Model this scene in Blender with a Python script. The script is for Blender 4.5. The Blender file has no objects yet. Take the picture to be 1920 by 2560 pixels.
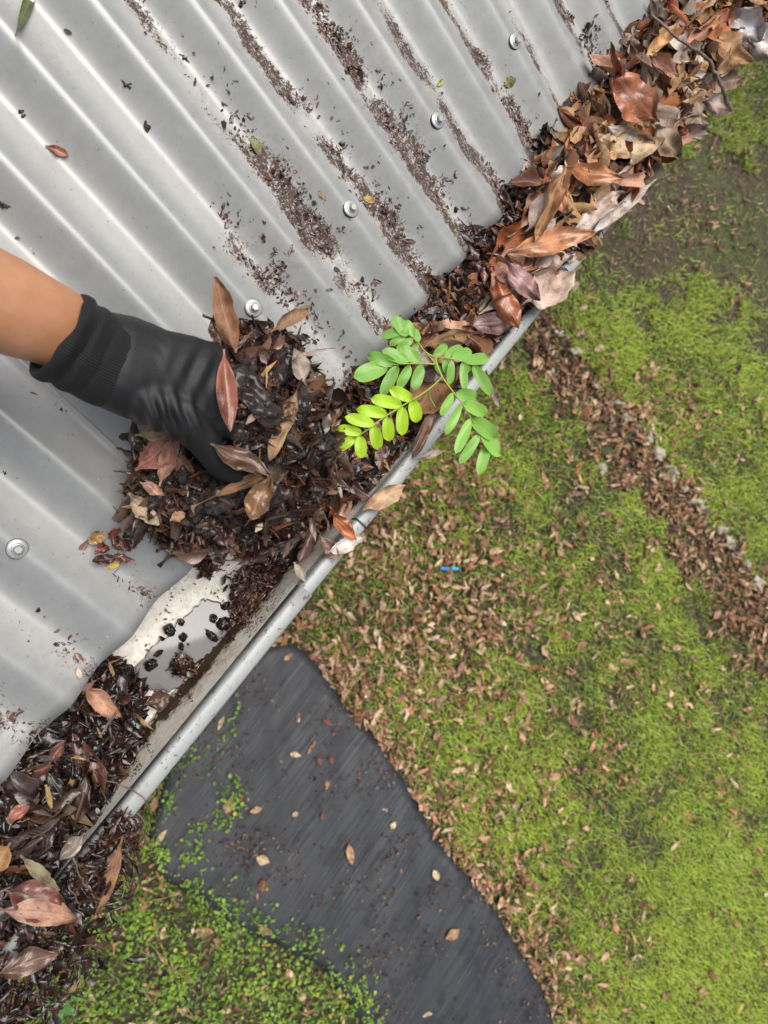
import bpy, math, random
import numpy as np
from mathutils import Vector, Matrix, noise
R_ = math.radians
scn = bpy.context.scene
# ---------------------------------------------------------------- camera
F = 1800.0
PW = np.array([-1.0264, 0.0793, 0.7056])
RW = np.array([[0.6026, -0.7037, 0.3764], [-0.7462, -0.6640, -0.0468], [0.2828, -0.2526, -0.9253]])
cam = bpy.data.objects.new('camera', bpy.data.cameras.new('camera'))
scn.collection.objects.link(cam); scn.camera = cam
cr = Matrix([[RW[0][0], -RW[1][0], -RW[2][0]], [RW[0][1], -RW[1][1], -RW[2][1]], [RW[0][2], -RW[1][2], -RW[2][2]]])
cam.matrix_world = Matrix.Translation(PW) @ cr.to_quaternion().to_matrix().to_4x4()
cam.data.sensor_fit = 'VERTICAL'; cam.data.sensor_height = 24; cam.data.sensor_width = 18
cam.data.lens = F / 2560 * 24
cam.data.clip_start = 0.02; cam.data.clip_end = 300
cam.data.dof.use_dof = True; cam.data.dof.focus_distance = 0.78; cam.data.dof.aperture_fstop = cam.data.lens / 3.2
# ---------------------------------------------------------------- world, sun, exposure
w = bpy.data.worlds.new('World'); scn.world = w; w.use_nodes = True
nt = w.node_tree
SUN_EL, SUN_AZ = R_(76), R_(38)
sky = nt.nodes.new('ShaderNodeTexSky'); sky.sky_type = 'NISHITA'; sky.sun_disc = False
sky.sun_elevation = SUN_EL; sky.sun_rotation = math.pi/2 - SUN_AZ
sky.air_density = 1.0; sky.dust_density = 5.0; sky.ozone_density = 1.0
hs = nt.nodes.new('ShaderNodeHueSaturation'); hs.inputs['Saturation'].default_value = .45; nt.links.new(sky.outputs[0], hs.inputs['Color'])   # thin overcast takes the blue out
nt.links.new(hs.outputs[0], nt.nodes['Background'].inputs[0]); nt.nodes['Background'].inputs[1].default_value = 0.085
sl = bpy.data.lights.new('sun', 'SUN'); sl.energy = 2.2; sl.angle = R_(44); sl.color = (1, .965, .91)
so = bpy.data.objects.new('sun', sl); scn.collection.objects.link(so)
sd = Vector((math.cos(SUN_EL)*math.cos(SUN_AZ), math.cos(SUN_EL)*math.sin(SUN_AZ), math.sin(SUN_EL)))
so.rotation_euler = sd.to_track_quat('Z', 'Y').to_euler()
scn.view_settings.view_transform = 'Standard'; scn.view_settings.look = 'None'; scn.view_settings.exposure = 0.57

# ---------------------------------------------------------------- helpers
GZ = -2.4
def ray(px, py): return RW.T @ np.array([(px-960)/F, (py-1280)/F, 1.0])
def P(px, py, z):
    d = ray(px, py); return PW + d*(z-PW[2])/d[2]
def pj(X):
    c = (np.atleast_2d(X)-PW) @ RW.T
    return np.stack([F*c[:, 0]/c[:, 2]+960, F*c[:, 1]/c[:, 2]+1280], 1)
SL = R_(12)
def roofz(y): return y*math.tan(SL)
PITCH = .076
KP = .88; AK = math.asin(KP)
def wz_(x): return -.0085+.0085*math.asin(KP*math.cos(2*math.pi*x/PITCH))/AK     # straight flanks, rounded crests and valleys
def rs(xr, yr, h=0):        # roof coordinates (along, up the slope) -> world, on the sheet
    z = wz_(xr)+h
    return Vector((xr, yr*math.cos(SL)-z*math.sin(SL), yr*math.sin(SL)+z*math.cos(SL)))
def roof_at(px, py, h=0):   # point of the corrugated sheet seen at a pixel
    d = ray(px, py); n = np.array([0, -math.sin(SL), math.cos(SL)]); u = np.array([0, math.cos(SL), math.sin(SL)])
    hh = 0
    for _ in range(8):
        q = PW + d*((hh - PW@n)/(d@n)); hh = wz_(q[0])
    return rs(q[0], float(q@u), h)
col = scn.collection
def link(o, parent=None):
    col.objects.link(o)
    if parent: o.parent = parent
    return o
def tag(o, label=None, cat=None, group=None, kind=None):
    if label: o['label'] = label
    if cat: o['category'] = cat
    if group: o['group'] = group
    if kind: o['kind'] = kind
    return o
def empty(name, loc=(0, 0, 0)):
    o = bpy.data.objects.new(name, None); o.empty_display_size = .02; o.location = loc; return link(o)
def mesh(name, V, Fc, mat, parent=None, colr=None, uv=None, smooth=True):
    """V (n,3), Fc: (m,4) or (m,3) array or list of faces"""
    me = bpy.data.meshes.new(name)
    V = np.asarray(V, dtype=np.float32)
    if isinstance(Fc, np.ndarray):
        m, k = Fc.shape
        me.vertices.add(len(V)); me.vertices.foreach_set('co', V.ravel())
        me.loops.add(m*k); me.loops.foreach_set('vertex_index', Fc.ravel().astype(np.int32))
        me.polygons.add(m); me.polygons.foreach_set('loop_start', np.arange(0, m*k, k, dtype=np.int32))
        me.polygons.foreach_set('loop_total', np.full(m, k, dtype=np.int32))
        me.update(calc_edges=True)
    else:
        me.from_pydata([tuple(map(float, v)) for v in V], [], [tuple(map(int, f)) for f in Fc]); me.update()
    if smooth: me.polygons.foreach_set('use_smooth', np.ones(len(me.polygons), dtype=bool))
    if colr is not None:
        a = me.color_attributes.new('col', 'FLOAT_COLOR', 'POINT')
        c = np.ones((len(V), 4), dtype=np.float32); c[:, :colr.shape[1]] = colr; a.data.foreach_set('color', c.ravel())
    if uv is not None:
        l = me.uv_layers.new(name='UVMap'); idx = np.empty(len(me.loops), dtype=np.int32); me.loops.foreach_get('vertex_index', idx)
        l.data.foreach_set('uv', np.asarray(uv, dtype=np.float32)[idx].ravel())
    if mat: me.materials.append(mat)
    return link(bpy.data.objects.new(name, me), parent)
def gridf(nu, nv, off=0):
    i, j = np.meshgrid(np.arange(nu-1), np.arange(nv-1), indexing='ij'); a = (i*nv+j).ravel()+off
    return np.stack([a, a+nv, a+nv+1, a+1], 1)
def tube(pts, rad, n=8):
    pts = [Vector(p) for p in pts]; V = []
    if not hasattr(rad, '__len__'): rad = [rad]*len(pts)
    up = Vector((.13, .21, .97)).normalized()
    for k, p in enumerate(pts):
        t = (pts[min(k+1, len(pts)-1)]-pts[max(k-1, 0)]).normalized()
        a = t.cross(up).normalized(); b = t.cross(a)
        for i in range(n):
            an = 2*math.pi*i/n; V.append(p+(a*math.cos(an)+b*math.sin(an))*rad[k])
    Fc = [(k*n+i, k*n+(i+1) % n, (k+1)*n+(i+1) % n, (k+1)*n+i) for k in range(len(pts)-1) for i in range(n)]
    Fc += [tuple(range(n))[::-1], tuple((len(pts)-1)*n+i for i in range(n))]
    return V, Fc
def smoothpts(pts, k=6):
    pts = [Vector(p) for p in pts]; out = []
    for i in range(len(pts)-1):
        p0 = pts[max(i-1, 0)]; p1 = pts[i]; p2 = pts[i+1]; p3 = pts[min(i+2, len(pts)-1)]
        for j in range(k):
            t = j/k; out.append(.5*((2*p1)+(p2-p0)*t+(2*p0-5*p1+4*p2-p3)*t*t+(3*p1-p0-3*p2+p3)*t**3))
    out.append(pts[-1]); return out
def rag(q, X, Y, amp=26):
    return q+np.stack([nza(X, Y, 6, 11), nza(X, Y, 6, 17)], 1)*amp*2+np.stack([nza(X, Y, 22, 3), nza(X, Y, 22, 9)], 1)*amp
def inpoly(q, poly):
    x, y = q[:, 0], q[:, 1]; r = np.zeros(len(q), bool); n = len(poly)
    for i in range(n):
        x1, y1 = poly[i]; x2, y2 = poly[(i+1) % n]
        if y1 == y2: continue
        r ^= ((y1 > y) != (y2 > y)) & (x < (x2-x1)*(y-y1)/(y2-y1)+x1)
    return r
def nz(x, y, s, o=0): return noise.noise(Vector((x*s+o, y*s-o*.7, o*1.3)))
def nza(X, Y, s, o=0): return np.array([noise.noise(Vector((a*s+o, b*s-o*.7, o*1.3))) for a, b in zip(X, Y)])

# ---------------------------------------------------------------- materials
class M:
    def __init__(s, name, rough=.5, base=(.5, .5, .5), **kw):
        s.m = bpy.data.materials.new(name); s.m.use_nodes = True; s.t = s.m.node_tree
        s.b = s.t.nodes['Principled BSDF']; s.b.inputs['Base Color'].default_value = (*base, 1); s.b.inputs['Roughness'].default_value = rough
        for k, v in kw.items(): s.b.inputs[k.replace('_', ' ')].default_value = v
    def n(s, ty, **kw):
        nd = s.t.nodes.new('ShaderNode'+ty)
        for k, v in kw.items():
            if hasattr(nd, k): setattr(nd, k, v)
            else: nd.inputs[k.replace('_', ' ')].default_value = v
        return nd
    def l(s, a, b): s.t.links.new(a, b)
    def co(s, scale=(1, 1, 1), kind='Object', rot=(0, 0, 0)):
        tc = s.n('TexCoord'); mp = s.n('Mapping'); mp.inputs['Scale'].default_value = scale; mp.inputs['Rotation'].default_value = rot
        s.l(tc.outputs[kind], mp.inputs[0]); return mp.outputs[0]
    def noise(s, v, scale, detail=4, rough=.6, dist=0):
        n = s.n('TexNoise'); n.inputs['Scale'].default_value = scale; n.inputs['Detail'].default_value = detail
        n.inputs['Roughness'].default_value = rough; n.inputs['Distortion'].default_value = dist; s.l(v, n.inputs['Vector']); return n.outputs['Fac']
    def ramp(s, f, stops):
        r = s.n('ValToRGB'); e = r.color_ramp.elements
        while len(e) < len(stops): e.new(.5)
        for k, (p, c) in enumerate(stops):
            e[k].position = p; e[k].color = (*c, 1) if hasattr(c, '__len__') else (c, c, c, 1)
        s.l(f, r.inputs[0]); return r.outputs[0]
    def math(s, op, a, b=None):
        n = s.n('Math', operation=op)
        for i, v in enumerate((a, b)):
            if v is None: continue
            if hasattr(v, 'is_linked'): s.l(v, n.inputs[i])
            else: n.inputs[i].default_value = v
        return n.outputs[0]
    def mix(s, f, a, b, mode='MIX'):
        n = s.n('MixRGB', blend_type=mode)
        for i, v in enumerate((f, a, b)):
            if hasattr(v, 'is_linked'): s.l(v, n.inputs[i])
            elif hasattr(v, '__len__'): n.inputs[i].default_value = (*v, 1)
            else: n.inputs[i].default_value = v if i == 0 else (v, v, v, 1)
        return n.outputs[0]
    def bump(s, h, strength=.5, dist=.001):
        b = s.n('Bump'); b.inputs['Strength'].default_value = strength; b.inputs['Distance'].default_value = dist
        s.l(h, b.inputs['Height']); s.l(b.outputs[0], s.b.inputs['Normal'])
    def set(s, k, v): s.l(v, s.b.inputs[k])

# roof paint: grey, speckled with lichen and grime; 'col'.r = how dirty the sheet is there, g = trough film
m = M('roof_paint', .36, (.36, .37, .365), Metallic=.18)
vc = m.n('VertexColor', layer_name='col'); sp = m.n('SeparateColor'); m.l(vc.outputs[0], sp.inputs[0])
o = m.co()
film = m.ramp(m.math('ADD', m.math('MULTIPLY', sp.outputs[1], .9), m.math('MULTIPLY', m.noise(o, 60, 6, .7), .55)), [(.15, 0.), (1.35, 1.)])
base = m.mix(film, m.mix(m.noise(o, 3, 3), (.225, .235, .234), (.262, .272, .270)), (.44, .435, .42))
fine = m.noise(o, 420, 4, .75, .6); mid = m.noise(o, 110, 5, .7, 1.)
dsum = m.math('ADD', m.math('MULTIPLY', fine, .6), m.math('MULTIPLY', mid, .5))
thr = m.math('ADD', dsum, m.math('MULTIPLY', sp.outputs[0], .32))
dm = m.ramp(thr, [(.80, 0.), (.86, 1.)])
base = m.mix(m.math('MULTIPLY', m.ramp(m.noise(o, 35, 5, .7), [(.35, 0.), (.65, 1.)]), m.math('MULTIPLY', sp.outputs[0], .55)), base, (.46, .45, .42))
base = m.mix(m.math('MULTIPLY', m.ramp(m.noise(o, 75, 6, .75, .5), [(.46, 0.), (.62, 1.)]), m.math('MULTIPLY', sp.outputs[0], .5)), base, (.17, .12, .085))
base = m.mix(dm, base, m.mix(mid, (.10, .045, .03), (.055, .045, .04)))
sp2 = m.ramp(m.noise(o, 300, 2, .5), [(.70, 0.), (.74, 1.)])
base = m.mix(m.math('MULTIPLY', sp2, .6), base, (.13, .11, .09))
ws = m.ramp(m.noise(m.co((1.3, 1, 1)), 240, 2, .5), [(.77, 0.), (.80, 1.)]); base = m.mix(m.math('MULTIPLY', ws, .7), base, (.8, .8, .78))
m.set('Base Color', base); m.b.inputs['Specular IOR Level'].default_value = .45
m.set('Roughness', m.math('ADD', m.math('MULTIPLY', dm, .3), m.math('ADD', m.math('MULTIPLY', film, .14), .31)))
m.bump(m.math('ADD', m.math('MULTIPLY', dm, 1.), m.math('MULTIPLY', m.noise(o, 30, 2), .25)), .35, .0012)
ROOF = m.m
# gutter interior: cream coated steel stained by silt
m = M('gutter_inside', .45)
o = m.co(); geo = m.n('SeparateXYZ'); m.l(o, geo.inputs[0])
st = m.noise(m.co((1, 1, 1)), 26, 8, .8, .5); sf = m.noise(m.co((.6, 1.6, 1.2)), 260, 5, .75)
near = m.ramp(m.math('MULTIPLY', m.math('ADD', geo.outputs[1], -.03), -10.), [(.3, .0), (.74, .03), (.85, .22), (.89, .15), (.925, .03), (1., .0)])
zb = m.ramp(m.math('MULTIPLY', geo.outputs[2], 10.), [(.0, 0.), (.03, .15), (.16, .12), (.34, .05), (.60, .02)])
near = m.math('ADD', near, zb)
tot = m.math('ADD', m.math('ADD', m.math('MULTIPLY', st, .62), m.math('MULTIPLY', sf, .42)), near)
dirt = m.ramp(m.math('ADD', tot, m.math('MULTIPLY', m.ramp(m.noise(o, 520, 3, .7), [(.60, 0.), (.70, 1.)]), .07)), [(.63, 0.), (.69, .3), (.74, 1.)])
dirt_soft = m.ramp(tot, [(.57, 0.), (.80, 1.)])
c = m.mix(dirt_soft, m.mix(m.ramp(m.noise(o, 110, 8, .8), [(.38, 0.), (.62, 1.)]), (.60, .55, .47), (.86, .83, .76)), (.58, .46, .32))
m.set('Base Color', m.mix(dirt, c, (.035, .02, .012))); m.bump(tot, .5, .002); GIN = m.m
m = M('gutter_paint', .33, (.40, .42, .42)); o = m.co()
m.set('Base Color', m.mix(m.ramp(m.noise(o, 180, 5, .7), [(.58, 0.), (.66, 1.)]), m.mix(m.noise(o, 12, 3), (.26, .27, .265), (.36, .37, .365)), (.10, .08, .065)))
m.bump(m.noise(o, 25, 2), .15, .001); GOUT = m.m
m = M('galvanised', .45, (.42, .42, .41), Metallic=.5); o = m.co(); m.set('Roughness', m.math('ADD', m.math('MULTIPLY', m.noise(o, 400, 3), .3), .25)); ZINC = m.m
m = M('rubber_seal', .6, (.03, .03, .03)); RUBBER = m.m

def leafmat(name, src, wet):
    m = M(name, .5)
    if src == 'obj': cin = m.n('ObjectInfo').outputs['Color']
    else: cin = m.n('VertexColor', layer_name='col').outputs[0]
    rnd = m.n('ObjectInfo').outputs['Random']
    tc = m.n('TexCoord'); mp = m.n('Mapping'); m.l(tc.outputs['Object'], mp.inputs[0])
    cmb = m.n('CombineXYZ'); m.l(m.math('MULTIPLY', rnd, 9.), cmb.inputs[0]); m.l(cmb.outputs[0], mp.inputs['Location'])
    v = mp.outputs[0]
    bl = m.noise(v, 45, 5, .65, .4); sp = m.noise(v, 260, 3, .6)
    big = m.noise(v, 22, 3, .6, .8)
    c = m.mix(m.ramp(bl, [(.36, 0.), (.62, 1.)]), m.mix(1., cin, (.34, .27, .24), 'MULTIPLY'), m.mix(1., cin, (1.12, 1.08, 1.05), 'MULTIPLY'))
    c = m.mix(m.ramp(big, [(.48, 0.), (.66, .6)]), c, m.mix(1., cin, (1.35, 1.55, 1.7), 'MULTIPLY'))
    c = m.mix(m.math('MULTIPLY', m.ramp(sp, [(.66, 0.), (.72, 1.)]), .75), c, (.03, .018, .012))
    uvn = m.n('SeparateXYZ'); m.l(tc.outputs['UV'], uvn.inputs[0])
    u, vv = uvn.outputs[0], uvn.outputs[1]
    av = m.math('ABSOLUTE', m.math('SUBTRACT', vv, .5))
    rib = m.ramp(av, [(.0, 1.), (.035, .8), (.06, 0.)])
    # side veins run out at a slant from the midrib
    vn = m.math('SINE', m.math('MULTIPLY', m.math('SUBTRACT', u, m.math('MULTIPLY', av, .45)), 95.))
    vein = m.ramp(vn, [(.82, 0.), (1., 1.)])
    edge = m.ramp(av, [(.44, 0.), (.5, 1.)])
    if src == 'obj':
        c = m.mix(m.math('MULTIPLY', rib, .35), c, m.mix(.5, cin, (.62, .45, .27)))
        c = m.mix(m.math('MULTIPLY', vein, .07), c, m.mix(.5, cin, (.5, .35, .2)))
        c = m.mix(m.math('MULTIPLY', edge, .25), c, m.mix(.6, cin, (.50, .33, .20)))
    bf = m.n('NewGeometry').outputs['Backfacing']
    c = m.mix(m.math('MULTIPLY', bf, .28 if not wet else .12), c, (.52, .40, .31))
    m.set('Base Color', c)
    m.set('Roughness', m.math('ADD', m.math('MULTIPLY', bl, .25), .17 if wet else .45))
    m.b.inputs['Specular IOR Level'].default_value = .6 if wet else .4
    if wet: m.b.inputs['Coat Weight'].default_value = .35; m.b.inputs['Coat Roughness'].default_value = .06
    h = m.math('ADD', m.math('MULTIPLY', bl, .7), m.math('ADD', m.math('MULTIPLY', rib, .5), m.math('MULTIPLY', vein, .25)))
    fx = m.noise(v, 700, 3, .7); m.set('Base Color', m.mix(m.math('MULTIPLY', m.ramp(fx, [(.42, 0.), (.7, 1.)]), .5), c, m.mix(1., c, (.5, .42, .36), 'MULTIPLY')))
    m.bump(m.math('ADD', h if src == 'obj' else bl, m.math('MULTIPLY', fx, .5)), .7, .0012)
    return m.m
LDRY = leafmat('dry_leaf', 'obj', 0); LWET = leafmat('wet_leaf', 'obj', 1)
SDRY = leafmat('dry_litter', 'att', 0); SWET = leafmat('wet_litter', 'att', 1)
m = M('wet_humus', .2, (.022, .013, .009)); o = m.co()
m.b.inputs['Coat Weight'].default_value = .45; m.b.inputs['Coat Roughness'].default_value = .06
h = m.math('ADD', m.noise(o, 90, 6, .75, 1.), m.math('MULTIPLY', m.noise(o, 380, 3), .5))
m.set('Base Color', m.ramp(m.noise(o, 70, 5, .7), [(.3, (.005, .003, .0025)), (.55, (.018, .010, .007)), (.75, (.055, .026, .015))]))
m.bump(h, .9, .004); HUMUS = m.m
m = M('black_sludge', .1, (.012, .008, .006)); o = m.co(); m.set('Base Color', m.ramp(m.noise(o, 160, 4), [(.45, (.006, .004, .003)), (.7, (.05, .022, .012))])); m.bump(m.noise(o, 130, 4), .8, .003); SLUDGE = m.m
m = M('murky_water', .04, (.31, .285, .29)); o = m.co(); m.set('Base Color', m.mix(m.noise(o, 30, 3), (.20, .188, .185), (.13, .12, .12))); m.b.inputs['Specular IOR Level'].default_value = .62; m.bump(m.noise(o, 28, 1), .01, .0005); WATER = m.m; m.b.inputs['Base Color'].default_value = (.3, .3, .3, 1)
m = M('twig_bark', .7, (.13, .085, .06)); o = m.co(); m.set('Base Color', m.ramp(m.noise(o, 120, 4), [(.35, (.07, .045, .035)), (.7, (.24, .17, .12))])); BARK = m.m
m = M('skin', .55, (.56, .30, .18)); o = m.co()
c = m.mix(m.ramp(m.noise(o, 14, 4), [(.35, 0.), (.7, 1.)]), (.36, .165, .08), (.52, .27, .155)); c = m.mix(m.math('MULTIPLY', m.ramp(m.noise(o, 120, 2), [(.70, 0.), (.78, 1.)]), .45), c, (.30, .13, .07)); c = m.mix(m.math('MULTIPLY', m.noise(o, 300, 3, .7), .35), c, m.mix(1., c, (.72, .62, .55), 'MULTIPLY'))
m.set('Base Color', c); m.b.inputs['Subsurface Weight'].default_value = .12; m.b.inputs['Subsurface Scale'].default_value = .006
m.b.inputs['Subsurface Radius'].default_value = (1, .35, .2); m.bump(m.math('ADD', m.math('MULTIPLY', m.noise(m.co((1, 1, 1)), 900, 3, .7), .6), m.math('MULTIPLY', m.noise(o, 160, 4, .7), 1.)), .35, .0009); SKIN = m.m
def knit(name, ribf, dist):
    m = M(name, .72, (.022, .023, .026)); tc = m.n('TexCoord')
    s = m.n('SeparateXYZ'); m.l(tc.outputs['UV'], s.inputs[0])
    r1 = m.math('SINE', m.math('MULTIPLY', s.outputs[1], ribf)); r2 = m.math('SINE', m.math('MULTIPLY', s.outputs[0], 900. if name == 'glove_knit' else 420.))
    o = m.co()
    h = m.math('ADD', m.math('ADD', r1, m.math('MULTIPLY', r2, .5)), m.math('MULTIPLY', m.noise(o, 600, 3), .8))
    c = m.mix(m.noise(o, 22, 4, .7), (.004, .0043, .005), (.009, .0095, .0105)); c = m.mix(m.ramp(h, [(0., .0), (1., .5)]), c, (.016, .016, .017))
    m.set('Base Color', c); m.b.inputs['Specular IOR Level'].default_value = .25; m.bump(h, .6, dist); m.b.inputs['Sheen Weight'].default_value = .03
    return m
kn = knit('cuff_knit', 640., .0003); KNITC = kn.m
m = M('glove_knit', .6, (.022, .023, .026)); o = m.co(rot=(0, 0, .5))
wv = m.n('TexWave', Scale=210., Distortion=.6); wv.inputs['Detail'].default_value = 1; m.l(o, wv.inputs[0])
wv2 = m.n('TexWave', Scale=210., Distortion=.6, bands_direction='Y'); m.l(o, wv2.inputs[0])
h = m.math('ADD', m.math('MULTIPLY', wv.outputs['Fac'], wv2.outputs['Fac']), m.math('MULTIPLY', m.noise(o, 700, 2), .5))
c = m.mix(m.ramp(m.noise(o, 16, 5, .7), [(.3, 0.), (.75, 1.)]), (.004, .0043, .005), (.010, .0105, .012)); c = m.mix(m.math('MULTIPLY', m.ramp(m.noise(o, 24, 4), [(.62, 0.), (.8, 1.)]), .5), c, (.05, .038, .03))
m.set('Base Color', c); m.b.inputs['Specular IOR Level'].default_value = .35; m.set('Roughness', m.ramp(m.noise(o, 7, 2), [(.35, .60), (.7, .47)])); m.bump(h, .35, .0006); m.b.inputs['Specular IOR Level'].default_value = .5; KNIT = m.m

def greenmat(name, src='att', rough=.45, tr=.35):
    m = M(name, rough)
    cin = m.n('VertexColor', layer_name='col').outputs[0] if src == 'att' else m.n('ObjectInfo').outputs['Color']
    if src == 'obj':
        tc = m.n('TexCoord'); s = m.n('SeparateXYZ'); m.l(tc.outputs['UV'], s.inputs[0])
        av = m.math('ABSOLUTE', m.math('SUBTRACT', s.outputs[1], .5))
        c = m.mix(m.ramp(av, [(0., .45), (.05, 0.)]), cin, m.mix(1., cin, (.62, .62, .5), 'MULTIPLY'))
        c = m.mix(m.math('MULTIPLY', m.ramp(av, [(.42, 0.), (.5, 1.)]), .4), c, (.45, .62, .10))
        c = m.mix(m.math('MULTIPLY', m.ramp(m.noise(m.co(), 380, 2), [(.70, 0.), (.76, 1.)]), .6), c, (.16, .12, .04))
        c = m.mix(m.math('MULTIPLY', m.ramp(m.math('SINE', m.math('MULTIPLY', m.math('SUBTRACT', s.outputs[0], av), 60.)), [(.75, 0.), (1., 1.)]), .12), c, (.1, .2, .03))
        c = m.mix(m.math('MULTIPLY', m.noise(m.co(), 160, 3), .35), c, m.mix(1., c, (.75, .8, .7), 'MULTIPLY'))
    else: c = cin
    m.set('Base Color', c)
    tb = m.n('BsdfTranslucent'); m.l(c, tb.inputs[0]); ms = m.n('MixShader'); ms.inputs[0].default_value = tr
    out = m.t.nodes['Material Output']; m.l(m.b.outputs[0], ms.inputs[1]); m.l(tb.outputs[0], ms.inputs[2]); m.l(ms.outputs[0], out.inputs[0])
    return m.m
GRASS = greenmat('grass_blade'); LEAFLET = greenmat('seedling_leaflet', 'obj', .42, .3)
m = M('soil', .9); o = m.co()
n1 = m.noise(o, 1.6, 5, .65); n2 = m.noise(o, 55, 8, .8)
c = m.ramp(n2, [(.34, (.020, .014, .010)), (.5, (.07, .048, .034)), (.66, (.19, .135, .095))])
c = m.mix(m.ramp(n1, [(.42, 0.), (.6, .5)]), c, m.mix(m.ramp(m.noise(o, 90, 5, .8), [(.4, 0.), (.6, 1.)]), (.03, .045, .012), (.13, .19, .04)))
m.set('Base Color', c); m.bump(n2, .9, .02); SOIL = m.m
m = M('weed_mat', .5, (.04, .043, .048)); tc = m.n('TexCoord')
DM = R_(48)
o = m.co((1, 1, 1), rot=(0, 0, DM)); st = m.noise(m.co((1.6, 26, 1), rot=(0, 0, DM)), 1., 6, .65, .5); st2 = m.noise(m.co((1., 9, 1), rot=(0, 0, DM)), 1., 4, .6)
c = m.mix(m.ramp(st, [(.35, 0.), (.7, 1.)]), (.024, .026, .031), (.038, .041, .047)); c = m.mix(m.math('MULTIPLY', m.ramp(m.noise(m.co(), 9, 4, .6), [(.55, 0.), (.58, 1.)]), .6), c, (.015, .016, .019))
c = m.mix(m.math('MULTIPLY', m.ramp(m.noise(m.co(), 45, 4, .7), [(.62, 0.), (.72, 1.)]), .45), c, (.05, .034, .026))
m.set('Base Color', c); m.set('Roughness', m.ramp(st2, [(.3, .38), (.7, .62)])); m.bump(m.math('ADD', st, m.math('MULTIPLY', st2, 1.4)), .5, .010); MAT = m.m
m = M('stone', .85); o = m.co(); m.set('Base Color', m.ramp(m.noise(o, 30, 6, .7), [(.3, (.20, .17, .12)), (.55, (.42, .38, .30)), (.75, (.60, .56, .48))])); m.bump(m.noise(o, 40, 6), .8, .006); STONE = m.m
m = M('blue_plastic', .35, (.03, .22, .62)); BLUE = m.m
m = M('cyan_plastic', .35, (.03, .42, .62)); CYAN = m.m

# ---------------------------------------------------------------- leaves
def leaf_geo(L, W, curl=.6, bend=.3, twist=.2, wave=.0, peak=.45, pet=.14, nu=15, nv=9, seed=0, ragged=0., crump=.22, fold=None):
    r = random.Random(seed)
    if fold is None: fold = r.choice((0, .15, .35, -.2))
    us = np.linspace(-pet, 1, nu); vs = np.linspace(-1, 1, nv); V = []; UV = []
    p = math.log(.5)/math.log(peak); ph = r.random()*6; fr = r.uniform(9, 15); ph2 = r.random()*6
    cx, cz = 0., 0.; pu = us[0]
    for k, u in enumerate(us):
        if k:
            du = (u-pu)*L; a = bend*(u-.45); cx += du*math.cos(a); cz += du*math.sin(a); pu = u
        if u <= 0: h = .0009
        else: h = max(.0009, W/2*math.sin(math.pi*min(max(u, 1e-4), 1)**p)**.85) if u < 1 else .0004
        rg = 1+(ragged*(r.random()-.5) if 0 < u < 1 else 0)
        a = bend*(u-.45); tw = twist*(u-.3)
        for v in vs:
            cv = curl*(1+.35*math.sin(u*4+ph2))
            if abs(cv) > .02:
                rr = (W/2)/cv; th = cv*v*(h/(W/2))*(rg if abs(v) == 1 else 1); y = rr*math.sin(th); z = rr*(1-math.cos(th))
            else: y = v*h*rg; z = 0
            z += wave*W*math.sin(fr*u+ph+(2 if v > 0 else 0))*abs(v)*min(1, h/(W/2+1e-9))+fold*abs(v)*h+crump*W*noise.noise((u*3.2+seed*1.7, v*1.6, seed*.37))*(.4+abs(v))
            y += crump*W*.25*noise.noise((u*2.4+seed, 7.1, seed*.9))*min(1, h/(W/2+1e-9))
            y2 = y*math.cos(tw)-z*math.sin(tw); z2 = y*math.sin(tw)+z*math.cos(tw)
            V.append((cx-z2*math.sin(a), y2, cz+z2*math.cos(a))); UV.append((max(u, 0), .5+v/2 if u > 0 else .5))
    return np.array(V), gridf(nu, nv), np.array(UV)
def frame(d, n):
    d = Vector(d).normalized(); n = Vector(n); n = (n-d*n.dot(d)).normalized(); y = n.cross(d)
    return Matrix((d, y, n)).transposed()
CNT = [0]
def put_leaf(p, d, n, L, W, colr, label, cat='leaf', group=None, name='dead_leaf', wet=False, mat=None, **kw):
    CNT[0] += 1; kw.setdefault('seed', CNT[0])
    V, Fc, UV = leaf_geo(L, W, **kw)
    o = mesh(name, V, Fc, mat or (LWET if wet else LDRY), uv=UV)
    o.matrix_world = Matrix.Translation(Vector(p)) @ frame(d, n).to_4x4()
    j = random.Random(CNT[0]*7); f = j.uniform(.88, 1.12)
    o.color = (colr[0]*f, colr[1]*f, colr[2]*f, 1)
    return tag(o, label, cat, group)
def leaf_px(a, b, wpx, z, colr, label, z2=None, roll=0, **kw):
    A = Vector(P(*a, z)); B = Vector(P(*b, z if z2 is None else z2)); d = B-A
    dep = float((RW @ (np.array((A+B)/2)-PW))[2]); W = wpx/F*dep
    n = (Vector(PW)-(A+B)/2).normalized()+Vector((0, 0, .6)); n.rotate(Matrix.Rotation(roll, 3, d.normalized()))
    c = abs(kw.get('curl', .6)); Wf = W*(c/math.sin(min(c, 1.5))) if c > .05 else W
    kw.setdefault('pet', .1)
    return put_leaf(A, d, n, d.length*1.03, Wf, colr, label, **kw)

TAN = (.60, .37, .17); RUST = (.46, .155, .05); CHEST = (.29, .08, .032); PALE = (.60, .50, .43); PINK = (.52, .29, .20)
DARK = (.048, .019, .011); BRN = (.15, .058, .027); ORG = (.52, .20, .07); GREYB = (.33, .25, .19); WHT = (.68, .63, .58); MULB = (.17, .085, .075)

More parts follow.
